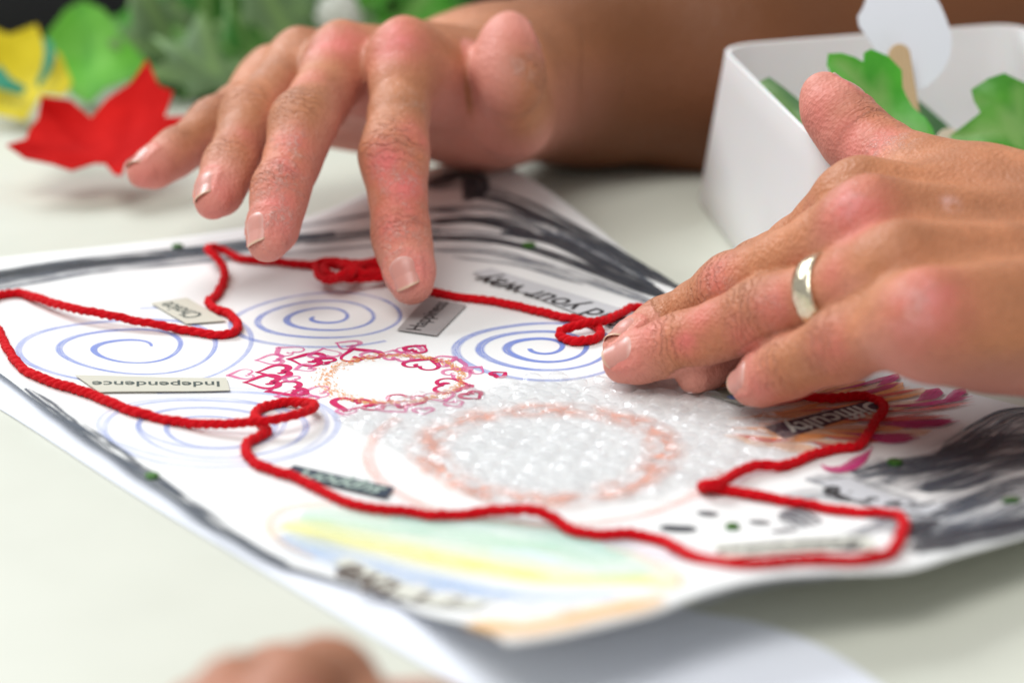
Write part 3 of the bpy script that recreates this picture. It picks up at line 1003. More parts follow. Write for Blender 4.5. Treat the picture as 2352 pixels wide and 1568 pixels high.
# black brushwork
INK = paint_mat('black_ink_wash', (.022, .030, .042), (.10, .12, .15), .97, .22, 1.1, .45, .045, .9)
INK_S = paint_mat('black_ink', (.018, .022, .030), (.06, .07, .085), .5, .14, 1.1, .4, .05, .9)
GREY = paint_mat('grey_ink_wash', (.07, .075, .09), (.16, .175, .22), .80, .6, .9, .5, .045, .35)
for px, w, a, mt in [
    ([(-90, 664), (100, 626), (300, 600), (480, 580), (620, 560), (770, 540)], 17, .75, GREY),
    ([(-90, 655), (100, 618), (300, 594), (480, 576), (620, 556), (770, 536)], 13, 1.1, INK),
    ([(-90, 676), (150, 636), (350, 612), (560, 592), (760, 575), (900, 562)], 6, .8, GREY),
    ([(-90, 646), (40, 626), (200, 607), (380, 588)], 8, 1, INK_S),
    ([(380, 583), (560, 563), (720, 545), (900, 527), (1010, 530)], 7, .9, INK),
    ([(560, 541), (720, 515), (860, 492), (970, 480), (1100, 500)], 5, .75, GREY),
    ([(700, 560), (860, 545), (1010, 545), (1130, 560)], 5, .9, INK),
    ([(985, 432), (1040, 404), (1085, 408), (1092, 440), (1070, 462)], 9, 1, INK_S),
    ([(990, 436), (1080, 426), (1170, 452)], 8, .7, GREY),
    ([(1070, 452), (1150, 462), (1240, 500), (1350, 552), (1450, 610), (1575, 672)], 5, 1.1, INK_S),
    ([(985, 484), (1100, 478), (1180, 490), (1250, 515)], 5, 1.0, INK),
    ([(1080, 500), (1200, 512), (1310, 555), (1400, 600), (1500, 655)], 5.5, 1.1, INK),
    ([(985, 512), (1080, 506), (1160, 520), (1240, 545)], 6, 1.0, INK_S),
    ([(1150, 535), (1260, 552), (1340, 585), (1440, 640), (1550, 695)], 6.5, 1.1, INK_S),
    ([(985, 552), (1090, 548), (1200, 566), (1300, 598), (1400, 636), (1560, 700)], 5, 1.1, INK_S),
    ([(985, 530), (1080, 532), (1190, 545)], 5, .8, GREY), ([(1280, 530), (1350, 570), (1420, 605)], 5, .8, GREY),
    ([(985, 574), (1130, 580), (1290, 622), (1430, 672), (1540, 715)], 8, .8, GREY),
    ([(1040, 590), (1200, 612), (1340, 655)], 4, .7, GREY),
    ([(1160, 445), (1240, 478), (1370, 547), (1470, 608), (1570, 664)], 2.6, 1, INK_S),
    ([(60, 893), (150, 958), (300, 1062), (430, 1156), (560, 1246), (660, 1296)], 4.2, 1.2, INK),
    # lower right
    ([(2450, 1020), (2320, 1030), (2190, 1075), (2050, 1120)], 30, .75, GREY),
    ([(2450, 1120), (2300, 1140), (2180, 1190), (2100, 1240)], 30, .9, GREY),
    ([(2080, 1060), (2000, 1100), (1900, 1120)], 16, .6, GREY),
    ([(2420, 955), (2340, 955), (2280, 985), (2225, 1025), (2160, 1050)], 12, 1.1, INK),
    
    ([(2420, 1010), (2300, 1020), (2200, 1050), (2100, 1070), (1960, 1090)], 11, 1.1, INK),
    ([(2420, 1055), (2300, 1070), (2200, 1105), (2120, 1130)], 12, 1.2, INK),
    ([(2420, 1090), (2330, 1110), (2240, 1150), (2150, 1190)], 9, 1.0, INK),
    ([(2450, 1140), (2330, 1195), (2200, 1215), (2110, 1235)], 13, 1.0, INK),
    ([(2450, 1180), (2300, 1218), (2180, 1240), (2095, 1268)], 10, 1.0, INK_S),
    ([(2160, 1200), (2110, 1205), (2090, 1235)], 8, 1.1, INK_S),
    ([(1850, 1100), (1930, 1108), (2030, 1135), (2110, 1160)], 8, .7, GREY),
    ([(1800, 1150), (1880, 1135), (1960, 1150)], 8, .6, GREY),
    ([(2060, 1190), (2000, 1215), (1930, 1240), (1850, 1250)], 9, .8, GREY),
    ([(1690, 1130), (1730, 1142), (1780, 1148)], 4, 1, INK_S),
    ([(1515, 1211), (1548, 1215), (1600, 1216)], 3.6, 1, INK_S), ([(1600, 1178), (1630, 1181), (1650, 1182)], 2.8, .9, INK_S),
    ([(1790, 1180), (1830, 1188), (1860, 1210)], 9, 1, INK), ([(1720, 1198), (1745, 1201), (1770, 1203)], 3, .9, INK_S),
    ([(1770, 1222), (1800, 1220), (1835, 1217)], 3.5, .9, INK_S), ([(1930, 1170), (1990, 1185), (2040, 1195)], 5, .8, GREY),
    ([(1590, 1385), (1680, 1355), (1800, 1332), (1930, 1322)], 4, .8, GREY)]:
    p = px_path(px)
    ribbons('brush_stroke', [(p, w * taper(len(p), .1, .2, .35), a)], mt, cols=9)

# flames of red, orange and magenta
MAG = paint_mat('magenta_paint', (.50, .008, .13), (.60, .02, .20), .35, .15, 1.0)
ORG = paint_mat('orange_paint', (.96, .34, .08), (.97, .44, .16), .45, .2, .95)
PEA = paint_mat('peach_paint', (.97, .58, .36), (.97, .66, .46), .45, .3, .8)
REDP = paint_mat('red_paint', (.66, .05, .04), (.75, .10, .08), .4, .2, .95)
FLM = []
fr_ = random.Random(21)
arc = [(2085, 852), (2112, 868), (2160, 886), (2215, 892), (2232, 908), (2240, 925), (2242, 942), (2215, 965), (2180, 990), (2120, 1015), (2060, 1040), (2000, 1055)]
hub = (1560, 985)
for k in range(58):
    u_ = fr_.random() * (len(arc) - 1.001); i0 = int(u_); f0 = u_ - i0
    ex_, ey_ = arc[i0][0] + (arc[i0 + 1][0] - arc[i0][0]) * f0, arc[i0][1] + (arc[i0 + 1][1] - arc[i0][1]) * f0
    layer_ = k // 15                       # pale strokes first, dark ones last
    t1_ = fr_.uniform(.0, .10) if layer_ == 3 else fr_.uniform(.05, .5)
    t0_ = min(.92, t1_ + fr_.uniform(.18, .42))
    a_ = (ex_ + (hub[0] - ex_) * t1_, ey_ + (hub[1] - ey_) * t1_)
    b_ = (ex_ + (hub[0] - ex_) * t0_, ey_ + (hub[1] - ey_) * t0_)
    m_p = ((a_[0] + b_[0]) / 2 + fr_.uniform(-12, 12), (a_[1] + b_[1]) / 2 + fr_.uniform(2, 9))
    mt_ = [PEA, ORG if fr_.random() < .6 else PEA, REDP if fr_.random() < .5 else ORG, MAG if fr_.random() < .75 else REDP][min(layer_, 3)]
    FLM.append(([a_, m_p, b_], fr_.uniform(3.6, 6.4) if layer_ < 2 else fr_.uniform(1.6, 3.2), mt_))
FLM += [([(2062, 862), (2040, 878), (2012, 892)], 3.4, MAG), ([(2155, 895), (2132, 915), (2100, 926)], 5, MAG), ([(2215, 895), (2186, 916), (2160, 926)], 3.6, MAG),
        ([(1885, 1070), (1905, 1080), (1945, 1078), (1985, 1050), (2005, 1030)], 4, MAG), ([(1830, 820), (1740, 845), (1660, 868), (1600, 880)], 5, REDP),
        ([(1800, 850), (1700, 880), (1620, 900)], 4, ORG), ([(1900, 850), (1800, 885), (1720, 915)], 4, REDP), ([(1640, 885), (1600, 892), (1570, 888)], 4, ORG)]
for px, w, mt in FLM:
    p = px_path(px)
    ribbons('flame_stroke', [(p, w * taper(len(p), .22, .5, .08), 1.0)], mt)

# orange ring beneath the bubble wrap and its faint outer arc
wc = proj(1255, 1040)[:2]
t = np.linspace(0, 2 * math.pi, 160)
CORAL = paint_mat('coral_wash', (.90, .24, .10), (.92, .40, .26), .95, .9, .75, .6, .14, .22)
ribbons('painted_ring', [(wc + np.stack([np.cos(t), np.sin(t)], 1) * .0275 * (1 + .03 * np.sin(3 * t))[:, None], 12, 1.0)], CORAL)
t = np.linspace(2.6, 6.0, 90)
CORAL_F = paint_mat('pale_coral_wash', (.88, .38, .30), (.90, .52, .44), .6, .5, .55, .6, .1, .5)
ribbons('painted_ring', [(wc + np.stack([np.cos(t), np.sin(t)], 1) * .0415, 4, .8)], CORAL_F)

# pastel rainbow near the corner
for nm, px, w, c1, st in [
    ('green', [(690, 1186), (900, 1212), (1150, 1245), (1350, 1285), (1490, 1325)], 19, (.34, .70, .42), .40),
    ('aqua', [(900, 1190), (1150, 1205), (1320, 1240), (1440, 1280)], 14, (.40, .72, .66), .38),
    ('yellow', [(650, 1205), (800, 1240), (1000, 1282), (1200, 1318), (1400, 1336), (1545, 1345)], 13, (.88, .82, .12), .62),
    ('blue', [(645, 1232), (760, 1275), (900, 1316), (1100, 1358), (1280, 1372), (1420, 1368)], 11, (.18, .38, .72), .52),
    ('lilac', [(1380, 1248), (1480, 1265), (1560, 1290)], 5, (.62, .42, .66), .3),
    ('ochre', [(1085, 1430), (1170, 1445), (1270, 1432), (1400, 1402), (1520, 1376)], 8, (.88, .44, .05), .85),
    ('peach', [(760, 1160), (680, 1165), (632, 1185), (622, 1215), (650, 1250), (720, 1285)], 2.6, (.88, .55, .28), .5),
    ('peach', [(1390, 1258), (1480, 1285), (1548, 1318), (1558, 1345), (1500, 1368)], 2.6, (.88, .55, .28), .45)]:
    p = px_path(px)
    ribbons('rainbow_band', [(p, w * 1.35 * taper(len(p), .1, .15, .5), 1.0)], paint_mat('pastel_' + nm, c1, tuple(min(1, x * 1.1) for x in c1), .6, 1.0, st, .6, .03, .3), cols=9)
DAB = paint_mat('white_gouache', (.82, .82, .78), (.82, .82, .80), .2, .6, .8)
for x, y in [(890, 1335), (960, 1352), (1040, 1368), (1120, 1385), (1210, 1396), (1300, 1398)]:
    p = px_path([(x - 28, y - 4), (x, y), (x + 28, y + 3)], .0008)
    ribbons('cloud_dab', [(p, 7 * taper(len(p), .4, .4, .2), 1.0)], DAB)


# ------------------------------------------------------------------ pasted words and sequins
def text_shape(body, bold=.012):
    cu = bpy.data.curves.new('lettering', 'FONT')
    cu.body = body
    cu.resolution_u = 3
    cu.offset = bold
    ob = bpy.data.objects.new('lettering', cu)
    COL.objects.link(ob)
    bpy.context.view_layer.update()
    me = bpy.data.meshes.new_from_object(ob.evaluated_get(bpy.context.evaluated_depsgraph_get()))
    v = np.array([p.co[:] for p in me.vertices]); f = [tuple(p.vertices) for p in me.polygons]
    bpy.data.objects.remove(ob); bpy.data.curves.remove(cu); bpy.data.meshes.remove(me)
    v[:, 0] -= v[:, 0].min()
    v[:, :2] /= v[:, 0].max()
    return v, f


def word(name, quad, body, s_px, e_px, paper, ink, bold=.012, tall=1.0, shear=0.0):
    q = [proj(x, y)[:2] for x, y in quad]
    e = eps() + .00005
    nu, nv_ = 14, 5
    v = []
    for i in range(nu + 1):
        for j in range(nv_ + 1):
            a, b = i / nu, j / nv_
            p = (1 - a) * (1 - b) * q[0] + a * (1 - b) * q[1] + a * b * q[2] + (1 - a) * b * q[3]
            v.append((p[0], p[1], float(zp(*p)) + e))
    f = [(i * (nv_ + 1) + j, i * (nv_ + 1) + j + 1, (i + 1) * (nv_ + 1) + j + 1, (i + 1) * (nv_ + 1) + j) for i in range(nu) for j in range(nv_)]
    o = mesh_obj('word_label', v, f, paper, ART, smooth=False)
    if o.data.polygons[0].normal.z < 0: o.data.flip_normals()
    md = o.modifiers.new('thickness', 'SOLIDIFY'); md.thickness = .0001; md.offset = -1
    o['label'] = name
    tv, tf = text_shape(body, bold)
    s, t = proj(*s_px)[:2], proj(*e_px)[:2]
    ex = t - s; L = np.linalg.norm(ex); ex = ex / L
    ey = np.array([-ex[1], ex[0]])
    pts = s + (tv[:, :1] * L + shear * tv[:, 1:2] * L) * ex + tv[:, 1:2] * L * tall * ey
    vv = [(p[0], p[1], float(zp(*p)) + e + .00006) for p in pts]
    lo = mesh_obj('lettering', vv, tf, ink, o, smooth=False)
    if len(lo.data.polygons) and np.mean([p.normal.z for p in lo.data.polygons]) < 0: lo.data.flip_normals()
    return o


CREAM = paper_material('cream_cutting', (.60, .585, .49)); TAUPE = paper_material('taupe_cutting', (.36, .335, .33))
NAVY = paper_material('navy_cutting', (.035, .050, .075)); PLUM = paper_material('plum_cutting', (.075, .040, .055))
OLIVE = paper_material('olive_cutting', (.20, .22, .17)); STONE = paper_material('grey_cutting', (.52, .53, .55))
IVORY = paper_material('ivory_cutting', (.66, .66, .58)); PALE = paper_material('pale_cutting', (.58, .585, .60))
PR_G = simple_mat('green_black_print', (.045, .07, .06)); PR_K = simple_mat('black_print', (.02, .02, .022))
PR_W = simple_mat('pale_print', (.62, .66, .60)); PR_B = simple_mat('blue_print', (.05, .14, .46)); PR_M = simple_mat('pale_green_print', (.36, .46, .40))
word('beige cutting with the upside-down word Independence', [(172, 866), (520, 872), (528, 901), (228, 905)], 'Independence', (504, 881), (212, 881), CREAM, PR_G, tall=1.0)
word('beige cutting with the word Choice', [(346, 700), (430, 688), (520, 741), (428, 748)], 'Choice', (470, 728), (392, 698), CREAM, PR_G, tall=1.35)
word('taupe cutting with the word Happiness', [(912, 762), (979, 687), (1072, 705), (1003, 775)], 'Happiness', (966, 764), (1032, 700), TAUPE, PR_K, tall=1.0)
word('navy cutting with the word support', [(676, 1073), (906, 1124), (887, 1149), (650, 1092)], 'support', (890, 1126), (700, 1084), NAVY, PR_M, bold=.02, tall=1.3, shear=.25)
word('plum cutting with the word Difficulty', [(1756, 985), (2004, 923), (2018, 942), (1803, 1012)], 'Difficulty', (2008, 926), (1792, 985), PLUM, PR_W, bold=.02, tall=1.15)
word('olive cutting with the blue word me', [(1618, 907), (1692, 892), (1740, 925), (1700, 936)], 'me', (1712, 908), (1668, 916), OLIVE, PR_B, tall=1.1)
word('grey cutting with the word pressure', [(1880, 1112), (1950, 1102), (2176, 1168), (2128, 1186)], 'pressure', (2138, 1164), (1908, 1120), STONE, PR_K, bold=.03, tall=1.2)
word('ivory cutting with blurred dark lettering behind the yarn', [(1640, 1254), (1998, 1237), (2014, 1266), (1660, 1286)], 'frustration', (1990, 1248), (1660, 1264), IVORY, PR_K, bold=.04, tall=1.5)
word('pale grey cutting with the words find your way', [(1085, 630), (1128, 620), (1520, 742), (1455, 775)], 'find your way', (1462, 742), (1120, 634), PALE, PR_K, tall=1.1)
word('ivory cutting with blurred brown lettering by the corner', [(762, 1294), (800, 1284), (1120, 1384), (1092, 1402)], 'creative', (1094, 1384), (806, 1300), IVORY, simple_mat('brown_print', (.13, .10, .08)), bold=.03, tall=1.15)

SEQ = NT('green_glitter')
_c = SEQ.coord()
_v = SEQ.n('TexVoronoi', ins={'Scale': 2600}); SEQ.set(_v.inputs['Vector'], _c)
SEQ.p(Base_Color=SEQ.mix(_v.outputs['Color'], (.02, .10, .010), (.07, .22, .025)), Metallic=.35, Roughness=.4, Normal=SEQ.bump(_v.outputs['Distance'], .6, .0004))
for x, y, r in [(408, 569, 1.7), (1215, 567, 2.0), (350, 1097, 1.6), (2055, 1066, 1.8), (1682, 1213, 1.5), (2322, 1153, 1.9)]:
    c = proj(x, y)[:2]
    e = eps() + .0003
    ring = [(c[0] + math.cos(a) * r / 1000 * k, c[1] + math.sin(a) * r / 1000 * k) for k in (1.0, .82) for a in np.linspace(0, 2 * math.pi, 12, endpoint=False)]
    v = [(p[0], p[1], float(zp(*p)) + (e if i < 12 else e + .00015)) for i, p in enumerate(ring)]
    v += [(p[0], p[1], float(zp(*p)) + .00005) for p in ring[:12]]
    f = [tuple(range(12, 24))] + [(i, (i + 1) % 12, 12 + (i + 1) % 12, 12 + i) for i in range(12)] + [(24 + i, 24 + (i + 1) % 12, (i + 1) % 12, i) for i in range(12)]
    mesh_obj('sequin', v, f, SEQ.m, ART, smooth=False)


# ------------------------------------------------------------------ red yarn
YR = [(905, 628, 2), (850, 622, 2), (790, 615, 2), (745, 606, 1), (700, 608, 0), (640, 601, 0), (560, 595, 0), (515, 577, 1), (487, 566, 3), (478, 574, 4), (497, 592, 3), (514, 618, 1),
      (511, 650, 0), (493, 680, 0), (478, 694, 0), (494, 709, 0), (525, 720, 0), (546, 743, 0), (537, 763, 0), (492, 768, 0), (430, 758, 0), (340, 742, 1), (250, 723, 2),
      (170, 708, 2), (100, 689, 1), (50, 675, 0), (8, 676, 0), (-28, 690, 0), (-34, 725, 0), (-5, 757, 0), (16, 800, 0), (50, 843, 0), (110, 874, 0), (200, 902, 0),
      (300, 942, 0), (400, 966, 0), (480, 973, 1), (560, 970, 2), (630, 962, 3), (690, 949, 3), (720, 934, 2), (703, 923, 1), (650, 924, 0), (606, 934, 0), (585, 952, 0),
      (603, 976, 0), (611, 990, 0), (590, 1005, 0), (566, 1020, 0), (571, 1047, 0), (602, 1070, 0), (680, 1096, 0), (740, 1126, 0), (800, 1154, 0), (850, 1166, 0),
      (930, 1174, 0), (1000, 1184, 0), (1080, 1180, 0), (1150, 1171, 1), (1220, 1170, 2), (1270, 1190, 1), (1320, 1220, 0), (1380, 1228, 0), (1450, 1226, 0), (1530, 1246, 0),
      (1600, 1279, 0), (1680, 1291, 0), (1760, 1292, 0), (1840, 1284, 0), (1950, 1285, 0), (2035, 1272, 0), (2064, 1240, 0), (2076, 1202, 0), (2052, 1180, 0), (1950, 1174, 0),
      (1850, 1157, 0), (1750, 1139, 0), (1660, 1124, 0), (1612, 1119, 0), (1622, 1112, 2), (1650, 1110, 2), (1700, 1082, 1), (1740, 1066, 1), (1800, 1070, 0), (1860, 1046, 0),
      (1920, 1030, 0), (1970, 1024, 0), (1992, 998, 0), (2010, 966, 0), (2030, 942, 0), (2018, 920, 0), (1970, 909, 0), (1900, 914, 0), (1840, 905, 0), (1780, 880, 0),
      (1720, 820, 0), (1650, 750, 0), (1580, 715, 0), (1500, 708, 0), (1452, 706, 0), (1400, 732, 1), (1345, 743, 2), (1295, 757, 1), (1288, 773, 0), (1325, 784, 0), (1370, 776, 0), (1376, 756, 0),
      (1345, 738, 0), (1280, 725, 0), (1150, 695, 0), (1050, 681, 0), (985, 668, 0), (930, 648, 1), (880, 630, 1)]
pts = [proj(x, y, .0012 + dz * .001) for x, y, dz in YR]
path = resample(pts, .0005)


def ply_mesh(path, R, r, pitch, phase, sides=7, plies=3):
    t = np.gradient(path, axis=0); t /= np.linalg.norm(t, axis=1)[:, None]
    up = np.array([0, 0, 1.0])
    s = np.cross(t, up); s /= np.linalg.norm(s, axis=1)[:, None] + 1e-9
    n = np.cross(s, t)
    L = np.concatenate([[0], np.cumsum(np.linalg.norm(np.diff(path, axis=0), axis=1))])
    V, Fc = [], []
    for k in range(plies):
        a = 2 * math.pi * (L / pitch) + 1.3 * np.sin(L * 140) + .9 * np.sin(L * 53 + 1) + 2 * math.pi * k / plies + phase
        jit = 1 + .10 * np.sin(L * 900 + k * 2) + .08 * np.sin(L * 2300 + k) + .12 * np.sin(L * 170 + k * 2.1) + .10 * np.sin(L * 61 + k)
        c = path + (np.cos(a) * R)[:, None] * s + (np.sin(a) * R)[:, None] * n
        base = len(V) and sum(len(x) for x in V)
        ring = []
        for j in range(sides):
            b = 2 * math.pi * j / sides
            ring.append(c + ((math.cos(b) * r * jit)[:, None] * s + (math.sin(b) * r * jit)[:, None] * n))
        vv = np.stack(ring, 1).reshape(-1, 3)
        V.append(vv)
        m = len(path)
        for i in range(m - 1):
            for j in range(sides):
                Fc.append((base + i * sides + j, base + i * sides + (j + 1) % sides, base + (i + 1) * sides + (j + 1) % sides, base + (i + 1) * sides + j))
    return np.concatenate(V), Fc


YM = NT('red_wool')
_c = YM.coord()
YM.p(Base_Color=YM.mix(YM.noise(_c, 700, 4, .7), (.44, .0, .004), (.74, .004, .012)), Roughness=.85, Specular_IOR_Level=.12, Sheen_Weight=.25, Sheen_Tint=(.9, .2, .2),
     Normal=YM.bump(YM.noise(_c, 2200, 3), .6, .0004))
v, f = ply_mesh(path, .00042, .00086, .0080, 0)
YARN = mesh_obj('yarn', v, f, YM.m)
tag(YARN, 'long looping strand of twisted red wool yarn laid across the drawing', 'yarn')
# knot with its loose ends
for kp in ([(905, 612, 2), (850, 606, 3), (800, 604, 4), (755, 600, 5), (728, 608, 4), (735, 630, 3), (765, 640, 3), (800, 632, 5), (812, 616, 6), (780, 604, 6), (745, 612, 5), (760, 632, 4), (810, 640, 3), (900, 634, 2)],
           [(910, 602, 2), (860, 600, 3), (815, 612, 5), (790, 628, 6), (768, 640, 4), (742, 640, 3), (730, 622, 3), (750, 604, 4), (795, 612, 6), (840, 628, 4), (905, 626, 2)]):
    kv, kf = ply_mesh(resample([proj(x, y, .001 + dz * .001) for x, y, dz in kp], .0005), .00042, .00086, .008, 1.0)
    mesh_obj('knot', kv, kf, YM.m, YARN)
# fuzz
fv, ff = [], []
for i in range(7000):
    k = rng.integers(1, len(path) - 2)
    c = path[k]; d = unit(rng.normal(size=3)); d[2] = abs(d[2]) * .8
    st = c + unit(d) * .0010
    L = rng.uniform(.0005, .0020)
    e1 = st + unit(d + .6 * rng.normal(size=3)) * L
    e1[2] = max(e1[2], c[2] - .0008)
    s = unit(rng.normal(size=3)) * .000035
    b = len(fv)
    fv += [st - s, st + s, e1]
    ff.append((b, b + 1, b + 2))
o = mesh_obj('wool_fuzz', fv, ff, YM.m, YARN, smooth=False); o['kind'] = 'stuff'

# ------------------------------------------------------------------ bubble wrap
WR = [(762, 955), (820, 932), (900, 912), (1000, 895), (1100, 882), (1250, 868), (1400, 868), (1540, 886), (1640, 905), (1740, 945), (1850, 1028), (1880, 1040), (1800, 1062), (1700, 1085), (1600, 1112), (1450, 1142), (1300, 1164), (1200, 1166), (1120, 1148), (1040, 1110), (960, 1066), (890, 1018), (830, 985)]
wpoly = np.array([proj(x, y, .001)[:2] for x, y in WR])


def inside(p, poly):
    c = False
    j = len(poly) - 1
    for i in range(len(poly)):
        if (poly[i][1] > p[1]) != (poly[j][1] > p[1]) and p[0] < (poly[j][0] - poly[i][0]) * (p[1] - poly[i][1]) / (poly[j][1] - poly[i][1]) + poly[i][0]: c = not c
        j = i
    return c


def cdt(poly, step, jit=0.0):
    lo, hi = poly.min(0), poly.max(0)
    pts = [Vector(p) for p in poly]
    n = len(pts)
    for x in np.arange(lo[0], hi[0], step):
        for y in np.arange(lo[1], hi[1], step):
            q = (x + rng.uniform(-jit, jit), y + rng.uniform(-jit, jit))
            if inside(q, poly) and min(np.hypot(*(poly - q).T)) > step * .4: pts.append(Vector(q))
    r = mgeo.delaunay_2d_cdt(pts, [(i, (i + 1) % n) for i in range(n)], [list(range(n))], 1, 1e-7)
    return np.array([v[:] for v in r[0]]), [tuple(q) for q in r[2]]


def film_material():
    m = NT('clear_bubble_film')
    c = m.coord('Generated') if False else m.n('NewGeometry').outputs['Position']
    nz = m.noise(c, 260, 4, .6)
    h = m.math('ADD', nz, m.math('MULTIPLY', m.noise(c, 500, 2), .2))
    bmp = m.bump(h, .6, .0014)
    tr = m.n('BsdfTransparent', ins={'Color': (.985, .987, .99, 1)})
    gl = m.n('BsdfGlossy', ins={'Color': (1, 1, 1, 1), 'Roughness': .13}); m.set(gl.inputs['Normal'], bmp)
    df = m.n('BsdfDiffuse', ins={'Color': (.72, .73, .745, 1)}); m.set(df.inputs['Normal'], bmp)
    tl = m.n('BsdfTranslucent', ins={'Color': (.90, .91, .92, 1)})
    sd = m.n('MixShader'); m.set(sd.inputs[0], .45); m.set(sd.inputs[1], df.outputs[0]); m.set(sd.inputs[2], tl.outputs[0])
    s1 = m.n('MixShader'); m.set(s1.inputs[0], .48); m.set(s1.inputs[1], sd.outputs[0]); m.set(s1.inputs[2], gl.outputs[0])
    lw = m.n('LayerWeight', ins={'Blend': .28}); m.set(lw.inputs['Normal'], bmp)
    s2 = m.n('MixShader'); m.set(s2.inputs[0], m.math('ADD', m.math('MULTIPLY', lw.outputs['Fresnel'], .26), m.ramp(nz, .35, .7, .06, .20), clamp=True))
    m.set(s2.inputs[1], tr.outputs[0]); m.set(s2.inputs[2], s1.outputs[0])
    m.t.links.new(s2.outputs[0], m.out.inputs[0])
    return m.m


FILM = film_material()
wp = resample(np.vstack([wpoly, wpoly[:1]]), .003)[:-1]
wp = wp + rng.normal(size=wp.shape) * .0005
v2, f2 = cdt(wp, .0026, .0006)
z = zp(v2[:, 0], v2[:, 1]) + .0011 + .0007 * np.sin(v2[:, 0] * 330) * np.cos(v2[:, 1] * 290) + rng.normal(size=len(v2)) * .0004
WRAP = mesh_obj('bubble_wrap', np.column_stack([v2, z]), f2, FILM)
tag(WRAP, 'crinkled piece of clear bubble wrap over an orange painted ring', 'bubble wrap')
bm = bmesh.new()
bmesh.ops.create_uvsphere(bm, u_segments=12, v_segments=8, radius=1)
bmesh.ops.delete(bm, geom=[q for q in bm.verts if q.co.z < -.05], context='VERTS')
for q in bm.verts:
    q.co.z = q.co.z ** .8 if q.co.z > 0 else 0
bmes = []
for kk in range(8):
    b2 = bm.copy()
    for q in b2.verts:
        a = math.atan2(q.co.y, q.co.x)
        q.co.z *= 1 + .45 * math.sin(2 * a + kk) * math.hypot(q.co.x, q.co.y) + .25 * math.sin(5 * q.co.x + kk * 1.7) * math.cos(4 * q.co.y + kk)
        q.co.z = max(q.co.z, 0)
    bme = bpy.data.meshes.new('bubble'); b2.to_mesh(bme); b2.free()
    bme.polygons.foreach_set('use_smooth', np.ones(len(bme.polygons), dtype=bool)); bme.materials.append(FILM)
    bmes.append(bme)
bm.free()
lo, hi = wp.min(0), wp.max(0)
S = .0066
row = 0
y = lo[1]
nb = 0
while y < hi[1]:
    x = lo[0] + (S / 2 if row % 2 else 0)
    while x < hi[0]:
        a = .22
        q = np.array([(x - wc[0]) * math.cos(a) - (y - wc[1]) * math.sin(a) + wc[0], (x - wc[0]) * math.sin(a) + (y - wc[1]) * math.cos(a) + wc[1]])
        if inside(q, wp) and min(np.hypot(*(wp - q).T)) > .0012:
            b = bpy.data.objects.new('bubble', bmes[nb % 8]); COL.objects.link(b); b.parent = WRAP
            k = rng.uniform(.75, 1.05)
            b.location = (q[0], q[1], float(zp(*q)) + .0011)
            b.scale = (.0030 * rng.uniform(.8, 1.1), .0030 * rng.uniform(.9, 1.05), .0012 * k)
            b.rotation_euler = (rng.normal() * .12, rng.normal() * .12, rng.uniform(0, 6))
            nb += 1
        x += S
    y += S * .866; row += 1
print('bubbles', nb)


# ------------------------------------------------------------------ white tub with paper flower and leaves
def rounded_loop(corners, rad, seg=6):
    """closed loop through corners with rounded corners (plan)"""
    out = []
    n = len(corners)
    for i in range(n):
        p, a, b = corners[i], corners[i - 1], corners[(i + 1) % n]
        da, db = unit(a - p), unit(b - p)
        for t in np.linspace(0, 1, seg + 1):
            q0, q1 = p + da * rad, p + db * rad
            out.append((1 - t) ** 2 * q0 + 2 * t * (1 - t) * p + t * t * q1)
    return np.array(out)


H_TUB = .053
top = [on_plane(1648, 104, H_TUB)[:2], on_plane(1880, 334, H_TUB)[:2], on_plane(2760, 385, H_TUB)[:2], on_plane(2345, 52, H_TUB)[:2]]
cen = np.mean(top, 0)
bot = [cen + (p - cen) * 1.05 for p in top]
bot[0] = on_plane(1588, 446, 0)[:2]
lt, lb = rounded_loop(top, .014), rounded_loop(bot, .014)
rings = []
for k in np.linspace(0, 1, 7):
    q = lb + (lt - lb) * k
    rings.append(np.column_stack([q, np.full(len(q), .0006 + (H_TUB - .0006) * k)]))
q = lt + (cen - lt) / np.linalg.norm(cen - lt, axis=1)[:, None] * .0016
rings.append(np.column_stack([q, np.full(len(q), H_TUB)]))
for k in (1.0, .5, .04):
    b = lb + (lt - lb) * k
    b = b + (cen - b) / np.linalg.norm(cen - b, axis=1)[:, None] * .0018
    rings.append(np.column_stack([b, np.full(len(b), .0006 + (H_TUB - .0006) * k)]))
m_ = len(lt)
v = np.vstack(rings)
f = [(r * m_ + i, r * m_ + (i + 1) % m_, (r + 1) * m_ + (i + 1) % m_, (r + 1) * m_ + i) for r in range(len(rings) - 1) for i in range(m_)]
f += [tuple(range((len(rings) - 1) * m_, len(rings) * m_)), tuple(range(m_ - 1, -1, -1))]
TUBM = NT('white_plastic')
_c = TUBM.coord()
TUBM.p(Base_Color=TUBM.mix(TUBM.noise(_c, 20, 3), (.76, .755, .745), (.81, .805, .80)), Roughness=.38, Subsurface_Weight=.15, Subsurface_Scale=.004)
TUB = mesh_obj('plastic_tub', v, f, TUBM.m)
for p_ in TUB.data.polygons:
    if len(p_.vertices) > 4: p_.use_smooth = False
bpy.context.view_layer.update()
md = TUB.modifiers.new('edge', 'BEVEL'); md.width = .0006; md.segments = 2; md.limit_method = 'ANGLE'; md.angle_limit = .9
tag(TUB, 'open white plastic tub holding leaves and a paper flower', 'tub')


